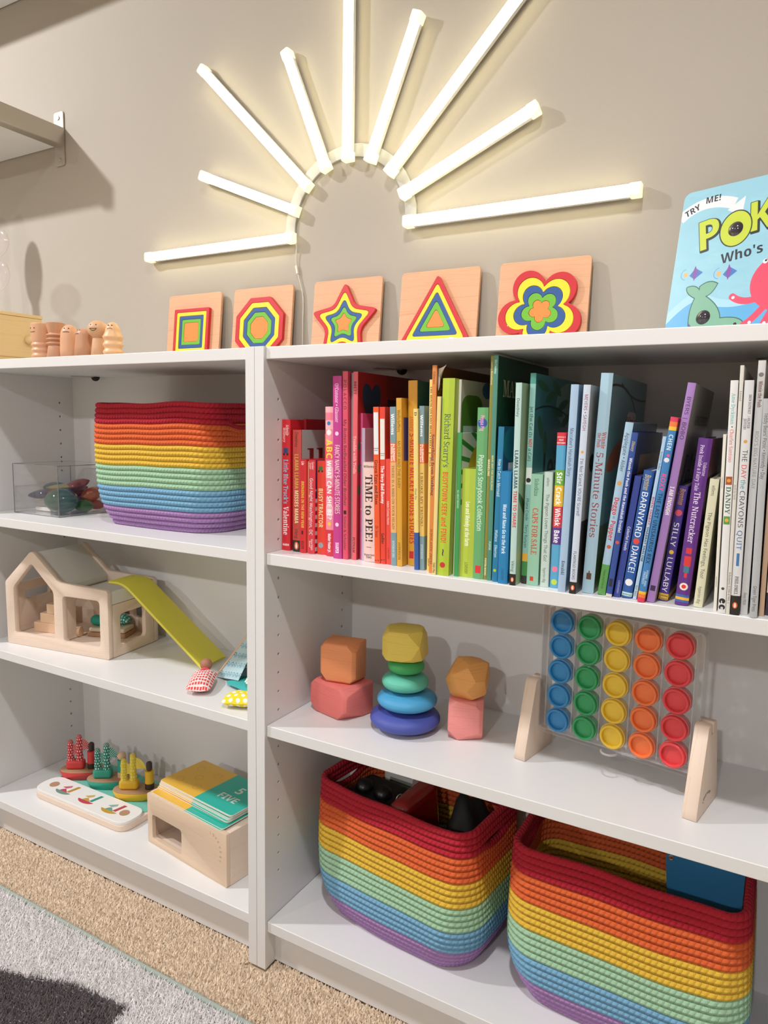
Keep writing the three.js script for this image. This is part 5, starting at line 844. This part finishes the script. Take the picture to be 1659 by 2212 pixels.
    part('head', head[0] === 'light' ? boxUV(new THREE.SphereGeometry(0.0098, 22, 16)) : new THREE.CapsuleGeometry(0.0066, 0.009, 6, 18), head[0] === 'light' ? pegWood : mat('#40322a', 0.6), d, [0, head[0] === 'light' ? 0.0495 : 0.051, 0]);
  };
  boat('red wooden toy boat with red dotted cloth sails', -0.644, 0.128, 0.60, '#d43f3f', gingham('#c62f3a', '#f0d2cf'), ['dark', 'red shirted', 'red'], 0.022);
  boat('teal wooden toy boat with teal checked cloth sails', -0.556, 0.124, 0.60, '#2fa28c', gingham('#1c8779', '#e6efe8'), ['light', 'teal shirted', 'teal'], 0.028);
  boat('yellow wooden toy boat with yellow cloth sails', -0.466, 0.128, 0.56, '#e3b628', gingham('#e0c93a', '#f0e08a'), ['dark', 'yellow shirted', 'yellow'], 0.03);
}

// ------------------------------------------------------------------ card box and counting cards
{
  const yaw = -0.129, o = [-0.3338, Y3, 0.2143], b = thing('card_box', 'pale wooden box with a finger slot under the counting cards', 'box', o, yaw);
  const w = 0.237, h = 0.104, d = 0.118, t = 0.009;
  const fr = poly([[0, 0], [w, 0], [w, h], [0, h]], 0.004); fr.holes.push(new THREE.Path(poly([[0.015, 0.0125], [0.107, 0.0125], [0.107, 0.063], [0.015, 0.063]], 0.007).getPoints(6)));
  const engr = canvasTex(1024, 448, (c, W, H) => { c.fillStyle = '#e2c8ad'; c.fillRect(0, 0, W, H); seed = 61; c.strokeStyle = '#c7a27e'; for (let i = 0; i < 26; i++) { c.globalAlpha = rr(0.08, 0.35); c.lineWidth = rr(1, 3); const y = rnd() * H, a = rr(6, 40), p = rnd() * 6; c.beginPath(); for (let x = 0; x <= W; x += 24) c.lineTo(x, y + a * Math.sin(x / W * 4 + p)); c.stroke(); } c.globalAlpha = 1;
    c.fillStyle = '#b3926f'; c.font = 'bold 30px sans-serif'; const s = 'LOVEVERY', pts = [[838, 52], [872, 58], [902, 74], [928, 98], [946, 134], [954, 172], [952, 212], [946, 250]], rot = [0.05, 0.15, 0.4, 0.7, 1.05, 1.4, 1.65, 1.75]; [...s].forEach((ch, i) => { c.save(); c.translate(...pts[i]); c.rotate(rot[i]); c.fillText(ch, -10, 10); c.restore(); }); });
  const fg = extr(fr, t, 0.001); { const p = fg.attributes.position, uv = fg.attributes.uv; for (let i = 0; i < p.count; i++) uv.setXY(i, p.getX(i) / w, p.getY(i) / h); }
  part('front_panel', toCreasedNormals(fg, 0.7), mat(0xffffff, 0.5, { map: engr }), b, [0, 0, -t]);
  part('back_panel', boxUV(rbox(w, h, t, 0.001)), maple, b, [w / 2, h / 2, -d + t / 2]);
  for (const x of [t / 2, w - t / 2]) part('side_panel', boxUV(rbox(t, h - 0.001, d - 2 * t - 0.0004, 0.001)), maple, b, [x, h / 2, -d / 2]);
  part('base_panel', boxUV(rbox(w - 2 * t - 0.0004, t, d - 2 * t - 0.0004, 0.001)), maple, b, [w / 2, t / 2 + 0.0004, -d / 2]);
  part('divider', boxUV(rbox(0.006, h - 0.02, d - 2 * t - 0.001, 0.001)), maple, b, [0.125, h / 2 + 0.0005, -d / 2]);
  part('top_panel', boxUV(rbox(w - 2 * t - 0.0004, 0.006, d - 2 * t - 0.0004, 0.001)), maple, b, [w / 2, h - 0.0045, -d / 2]);
  const ctex = (txt) => canvasTex(1024, 540, (c) => {
    c.fillStyle = '#ecb83c'; c.fillRect(0, 0, 512, 540); c.fillStyle = '#22b5a2'; c.fillRect(512, 0, 512, 540);
    c.strokeStyle = '#d19c2c'; c.lineWidth = 5; for (const [x, y] of [[130, 140], [380, 140], [255, 270], [130, 400], [380, 400]]) { c.beginPath(); c.arc(x, y, 40, 0, 7); c.stroke(); }
    if (txt) { c.fillStyle = '#e3e6de'; c.textAlign = 'center'; c.font = 'bold 150px sans-serif'; c.fillText('5', 768, 250); c.font = 'bold 118px sans-serif'; c.fillText('FIVE', 768, 390); }
  });
  const topTex = ctex(true), plain = ctex(false);
  const L = 0.212, Wd = 0.111, cs = poly([[0, 0], [L, 0], [L, Wd], [0, Wd]], 0.007);
  const cg = extr(cs, 0.0016, 0.0002); { const p = cg.attributes.position, uv = cg.attributes.uv; for (let i = 0; i < p.count; i++) uv.setXY(i, p.getX(i) / L, p.getY(i) / Wd); } cg.rotateX(-Math.PI / 2);
  const faceTop = phys(0xffffff, 0.35, { map: topTex, clearcoat: 0.3 }), cardEdge = mat(0xf0ece0, 0.7), facePlain = phys(0xffffff, 0.35, { map: plain, clearcoat: 0.3 });
  const N = 11, lab = ['lowest', 'second lowest', 'third lowest', 'fourth lowest', 'fifth lowest', 'sixth lowest', 'fifth from the top', 'fourth from the top', 'third from the top', 'second from the top'];
  seed = 71;
  for (let i = 0; i < N; i++) {
    const low = i < 2, dx = low ? 0.009 + 0.002 * i : 0.004 + 0.0008 * i + rr(-0.002, 0.002), dz = low ? 0.001 : 0.017 + 0.0005 * i + rr(-0.001, 0.001), r = i === N - 1 ? 0.004 : rr(-0.014, 0.014);
    const c = Math.cos(yaw), s = Math.sin(yaw), X = dx, Z = -0.001 - dz;
    const k = thing('counting_card', i === N - 1 ? 'top counting card printed with the number five' : `yellow and teal counting card, ${lab[i]} of the stack on the wooden box`, 'card', [o[0] + X * c + Z * s, Y3 + h + 0.0004 + 0.0019 * i, o[2] - X * s + Z * c], yaw + r, 'counting cards on the wooden box');
    part('card', cg, [i === N - 1 ? faceTop : facePlain, cardEdge], k);
  }
}

// ------------------------------------------------------------------ balancing stones
function gemStone(planes, round) {   // half spaces n.x <= d, then rounded
  const P = planes.map(([x, y, z, d]) => { const l = Math.hypot(x, y, z); return [new THREE.Vector3(x / l, y / l, z / l), d - round]; }), V = [];
  for (let i = 0; i < P.length; i++) for (let j = i + 1; j < P.length; j++) for (let k = j + 1; k < P.length; k++) {
    const [a, da] = P[i], [b, db] = P[j], [c, dc] = P[k], bc = new THREE.Vector3().crossVectors(b, c), det = a.dot(bc); if (Math.abs(det) < 1e-6) continue;
    const v = bc.multiplyScalar(da).add(new THREE.Vector3().crossVectors(c, a).multiplyScalar(db)).add(new THREE.Vector3().crossVectors(a, b).multiplyScalar(dc)).divideScalar(det);
    if (P.every(([n, d]) => n.dot(v) <= d + 1e-6)) V.push(v);
  }
  const ico = new THREE.IcosahedronGeometry(round, 1).attributes.position, pts = [];
  for (const v of V) for (let i = 0; i < ico.count; i++) pts.push(new THREE.Vector3(v.x + ico.getX(i), v.y + ico.getY(i), v.z + ico.getZ(i)));
  const g = new ConvexGeometry(pts); g.deleteAttribute('uv'); return boxUV(toCreasedNormals(g, 0.45));
}
function ballPlanes(n, r, jitter, sd, extra = []) { seed = sd; const o = [...extra]; for (let i = 0; i < n; i++) { const y = 1 - 2 * (i + 0.5) / n, a = i * 2.399963; const q = Math.sqrt(1 - y * y); o.push([q * Math.cos(a) + rr(-.12, .12), y, q * Math.sin(a) + rr(-.12, .12), r * (1 + rr(-jitter, jitter))]); } return o; }
{
  const stone = (label, pos, turn, geo, col) => { const s = thing('balance_stone', label, 'stone', pos, turn, 'painted wooden balancing stones'); part('body', geo, stained(col, 0.55), s); };
  const disc = (r, h) => { const o = []; for (let i = 0; i <= 20; i++) { const a = -Math.PI / 2 + Math.PI * i / 20; o.push(new THREE.Vector2(Math.max(0.0001, r * Math.sign(Math.cos(a)) * Math.pow(Math.abs(Math.cos(a)), 0.62)), h / 2 + h / 2 * Math.sin(a))); } return boxUV(new THREE.LatheGeometry(o, 56)); };
  let y = Y2 + 0.0003;
  for (const [n, c, r, h, dx] of [['indigo blue flat wooden pebble at the bottom of its tower', '#4a56a8', 0.0575, 0.034, 0], ['sky blue flat wooden pebble on the indigo one', '#489fce', 0.0490, 0.0295, 0.003], ['sea green flat wooden pebble in mid tower', '#60bfa6', 0.0383, 0.0285, -0.001], ['leaf green small wooden pebble under the yellow stone', '#3ea45c', 0.0300, 0.0245, 0]]) { stone(n, [0.212 + dx, y, 0.158], 0, disc(r, h), c); y += h + 0.0001; }
  const box = (w, h, d, cuts, k = 1) => [[1, 0, 0, w], [-1, 0, 0, w], [0, 1, 0, h], [0, -1, 0, h], [0, 0, 1, d], [0, 0, -1, d], ...cuts];
  const yel = gemStone(box(0.0325, 0.0245, 0.030, [[1, 1, 1, 0.0375], [-1, 0.9, 0.4, 0.037], [-1, -1, 0.2, 0.0375], [1, -0.6, 0.9, 0.0385], [0.9, 0.3, -1, 0.037], [-0.7, 0, 1, 0.036], [0.3, -1, 1, 0.037], [-1, 0.2, -1, 0.036], [1, 0.7, -0.2, 0.037]]), 0.0028);
  stone('yellow faceted wooden stone crowning the middle tower', [0.209, y + 0.0247, 0.158], 0.2, yel, '#e6cb5a');
  const red = gemStone(box(0.0445, 0.0285, 0.034, [[1, 1, 0.3, 0.046], [-1, 1, 0.2, 0.047], [0, 1, 1, 0.0405], [1, 0, 1, 0.052], [-1, -1, 0.3, 0.0475], [1, -1, 0.4, 0.046], [-1, 0.1, 1, 0.054], [0.8, 0.6, 1, 0.05], [0, -1, 1, 0.043]]), 0.003);
  stone('coral red faceted wooden block under the orange one', [0.0875, Y2 + 0.0290, 0.158], -0.25, red, '#ea7c76');
  const or1 = gemStone(box(0.0325, 0.0335, 0.026, [[1, 1, 0.5, 0.042], [-1, 1, 0.3, 0.0445], [1, 0, 1, 0.037], [0, -1, 1, 0.0395], [1, -1, 0.3, 0.043], [-1, -0.8, 0.8, 0.0435], [0, 1, 1, 0.0405], [-1, 0, 1, 0.039]]), 0.003);
  stone('upright orange faceted wooden stone on the coral block', [0.0905, Y2 + 0.0582 + 0.0338, 0.158], 0.15, or1, '#f29a66');
  const pk = gemStone(box(0.0275, 0.0315, 0.0265, [[1, 1, 1, 0.039], [-1, 1, 0.9, 0.040], [-1, -1, 1, 0.0395], [1, -1, 1, 0.041], [0.4, -1, 1.2, 0.036], [1, 0, 1, 0.0345], [0.2, 1, 1, 0.0385], [-1, 0.1, 0.8, 0.0355]]), 0.0025);
  stone('salmon pink faceted wooden stone under the amber ball', [0.3085, Y2 + 0.0320, 0.132], 0.35, pk, '#f09691');
  const am = gemStone(ballPlanes(17, 0.0318, 0.05, 9, [[0, -1, 0, 0.031], [0, 1, 0.1, 0.031]]), 0.002);
  stone('amber orange many faceted wooden ball on the pink stone', [0.310, Y2 + 0.0636 + 0.0314, 0.132], 0.5, am, '#e2a058');
}

// ------------------------------------------------------------------ clear peg rack with coloured discs
{
  const yaw = -0.181, o = [0.4275, Y2, 0.131], c = Math.cos(yaw), s = Math.sin(yaw);
  const at = (x, y, z) => [o[0] + x * c + z * s, o[1] + y, o[2] - x * s + z * c];
  const rack = thing('disc_rack', 'clear acrylic rack between two wooden uprights', 'rack', o, yaw);
  const prof = new THREE.Shape(); prof.moveTo(-0.0445, 0.003); prof.quadraticCurveTo(-0.0445, 0, -0.0415, 0); prof.lineTo(0.0415, 0); prof.quadraticCurveTo(0.0445, 0, 0.0445, 0.003); prof.lineTo(0.0445, 0.012); prof.lineTo(0.018, 0.114); prof.quadraticCurveTo(0.016, 0.118, 0.012, 0.118); prof.lineTo(0.0042, 0.118); prof.lineTo(0.0042, 0.103); prof.lineTo(-0.0042, 0.103); prof.lineTo(-0.0042, 0.118); prof.lineTo(-0.012, 0.118); prof.quadraticCurveTo(-0.016, 0.118, -0.018, 0.114); prof.lineTo(-0.0445, 0.012); prof.closePath();
  for (const [x, nm] of [[-0.0165, 0], [0.2265, 1]]) {
    const g = boxUV(toCreasedNormals(extr(prof, 0.0185, 0.0014).rotateY(-Math.PI / 2), 0.7), 1, 1);
    const up = part('upright', g, maple, rack, [x + 0.0185, 0, 0]);
    if (nm) { const et = canvasTex(256, 96, (k) => { k.clearRect(0, 0, 256, 96); k.fillStyle = '#4a3526'; k.font = 'bold 30px sans-serif'; [...'LOVEVERY'].forEach((ch, i) => { const a = -1.05 + i * 0.27; k.save(); k.translate(128 + 104 * Math.sin(a), 84 - 62 * Math.cos(a)); k.rotate(a * 0.8); k.fillText(ch, -10, 10); k.restore(); }); });
      part('engraving', new THREE.PlaneGeometry(0.046, 0.017).rotateY(Math.PI / 2), mat(0xffffff, 0.7, { map: et, alphaMap: null, transparent: true, alphaTest: 0.3 }), up, [0.0002, 0.02, 0.006]); }
  }
  // acrylic front and back sheets, ribs between the columns, rim and pull ring
  const W = 0.2290, y0 = 0.043, y1 = 0.2345, x0 = 0.0015;
  const sh = poly([[x0, y0], [x0 + W, y0], [x0 + W, y1], [x0, y1]], 0.009);
  const shF = poly([[x0, y0], [x0 + W, y0], [x0 + W, y1], [x0, y1]], 0.009); for (let i = 0; i < 5; i++) for (let j = 0; j < 5; j++) { const h = new THREE.Path(); h.absarc(0.0330 + 0.0415 * i, 0.0625 + 0.0373 * j, 0.0174, 0, 2 * Math.PI, true); shF.holes.push(h); }
  part('front_sheet', extr(shF, 0.0012, 0, 16), clear, rack, [0, 0, 0.0066]); part('back_sheet', extr(sh, 0.0012, 0.0002), clear, rack, [0, 0, -0.0117]);
  for (let i = 0; i <= 5; i++) part('rib', new THREE.BoxGeometry(0.0014, y1 - y0 - 0.012, 0.0172), clearEdge, rack, [0.0122 + 0.0415 * i, (y0 + y1) / 2, -0.0022]);
  const rim = poly([[x0, y0], [x0 + W, y0], [x0 + W, y1], [x0, y1]], 0.009); rim.holes.push(new THREE.Path(poly([[x0 + 0.0016, y0 + 0.0016], [x0 + W - 0.0016, y0 + 0.0016], [x0 + W - 0.0016, y1 - 0.0016], [x0 + 0.0016, y1 - 0.0016]], 0.008).getPoints(8)));
  part('rim', extr(rim, 0.018, 0.0002), clearEdge, rack, [0, 0, -0.0114]);
  part('slide_bar', rbox(W * 0.92, 0.003, 0.019, 0.001), clear, rack, [x0 + W / 2, y0 - 0.002, 0.002]);
  part('pull_ring', new THREE.TorusGeometry(0.011, 0.0016, 10, 32, Math.PI).rotateX(Math.PI / 2), clearEdge, rack, [0.115, y0 - 0.002, 0.012]);
  const cols = [['blue', '#2b83bd'], ['green', '#2c9a5c'], ['yellow', '#e6c136'], ['orange', '#ec763c'], ['red', '#dd4147']];
  const dp = [[0.0001, -0.0062], [0.0172, -0.0062], [0.0184, -0.005], [0.0184, 0.0058], [0.0171, 0.0062], [0.0168, 0.0105], [0.0160, 0.0114], [0.0140, 0.0114], [0.0133, 0.0104], [0.0131, 0.0068], [0.0001, 0.0068]].map(a => new THREE.Vector2(...a));
  const dg = toCreasedNormals(new THREE.LatheGeometry(dp, 48).rotateX(Math.PI / 2), 0.5);
  const ord = ['lowest', 'second lowest', 'middle', 'second highest', 'highest'];
  cols.forEach(([n, col], i) => { const m = phys(col, 0.45, { clearcoat: 0.25, clearcoatRoughness: 0.3 });
    for (let j = 0; j < 5; j++) { const d = thing('counter_disc', `${n} rimmed disc, ${ord[j]} of its column in the clear rack`, 'disc', at(0.0330 + 0.0415 * i, 0.0625 + 0.0373 * j, 0.0), yaw, 'coloured discs in the clear rack'); part('body', dg, m, d); } });
}

// ------------------------------------------------------------------ rug and carpet pile
{
  seed = 2024;
  const blade = (h, w) => { const g = new THREE.ConeGeometry(w, h, 5, 2); const p = g.attributes.position; for (let i = 0; i < p.count; i++) { const t = p.getY(i) / h + 0.5; if (t > 0.4 && t < 0.6) { p.setX(i, p.getX(i) * 1.5); p.setZ(i, p.getZ(i) * 1.5); } } g.translate(0, h / 2, 0); g.computeVertexNormals(); return g; };
  function pile(name, geo, m, x0, x1, z0, z1, step, y, tilt, color, skip) {
    const list = []; for (let x = x0; x < x1; x += step) for (let z = z0; z < z1; z += step) { const a = x + rr(-0.6, 0.6) * step, b = z + rr(-0.6, 0.6) * step; if (skip && skip(a, b)) continue; list.push([a, b]); }
    const im = new THREE.InstancedMesh(geo, m, list.length), M = new THREE.Matrix4(), Q = new THREE.Quaternion(), E = new THREE.Euler(), col = new THREE.Color();
    list.forEach(([a, b], i) => { E.set(rr(-tilt, tilt), rr(0, 6.28), rr(-tilt, tilt)); Q.setFromEuler(E); const k = rr(0.8, 1.2); M.compose(new THREE.Vector3(a, y, b), Q, new THREE.Vector3(k, k * rr(0.85, 1.15), k)); im.setMatrixAt(i, M); color(col, a, b); im.setColorAt(i, col); });
    im.name = name; im.castShadow = im.receiveShadow = true; im.userData.kind = 'stuff'; return im;
  }
  const soft = mat(0xffffff, 1.0);
  const cp = pile('carpet_pile', blade(0.0085, 0.0021), soft, -0.98, 0.72, 0.2535, 0.3755, 0.0027, -0.0068, 0.75, (c, x, z) => { const k = rr(0.86, 1.12); c.setRGB(0.80 * k, 0.655 * k, 0.50 * k); }, (x, z) => (Math.abs(x) < 0.021 && z < 0.286) || (x < -0.776 && x > -0.804 && z < 0.286));
  cp.userData.label = 'beige twisted carpet pile in front of the bookcases'; cp.userData.category = 'carpet'; scene.add(cp);
  const rug = thing('rug', 'light grey shaggy rug with a dark grey printed shape', 'rug', [0, 0, 0]);
  part('backing', rbox(2.2, 0.006, 1.6, 0.002), mat('#aeb7b0', 0.95), rug, [-0.3, -0.0028, 0.3775 + 0.8]);
  part('edge_binding', new THREE.CylinderGeometry(0.0042, 0.0042, 2.18, 10).rotateZ(Math.PI / 2), mat('#a3ada4', 0.9), rug, [-0.3, 0.0015, 0.3815]);
  const polyD = [[-0.62, 0.56], [-0.45, 0.535], [-0.354, 0.512], [-0.29, 0.49], [-0.235, 0.471], [-0.17, 0.462], [-0.1145, 0.4575], [-0.111, 0.486], [-0.10, 0.56], [-0.08, 0.9], [-0.62, 0.9]];
  const inside = (x, z) => { let r = false; for (let i = 0, j = polyD.length - 1; i < polyD.length; j = i++) { const [a, b] = polyD[i], [c, d] = polyD[j]; if ((b > z) !== (d > z) && x < (c - a) * (z - b) / (d - b) + a) r = !r; } return r; };
  const rp = pile('pile', blade(0.0105, 0.0010), soft, -0.95, 0.34, 0.3895, 0.80, 0.0024, 0.0, 0.85, (c, x, z) => { const k = rr(0.82, 1.1); if (inside(x + rr(-.003, .003), z + rr(-.003, .003))) c.setRGB(0.17 * k, 0.14 * k, 0.15 * k); else c.setRGB(0.96 * k, 0.92 * k, 0.91 * k); });
  rug.add(rp);
}
renderer.render(scene, camera);
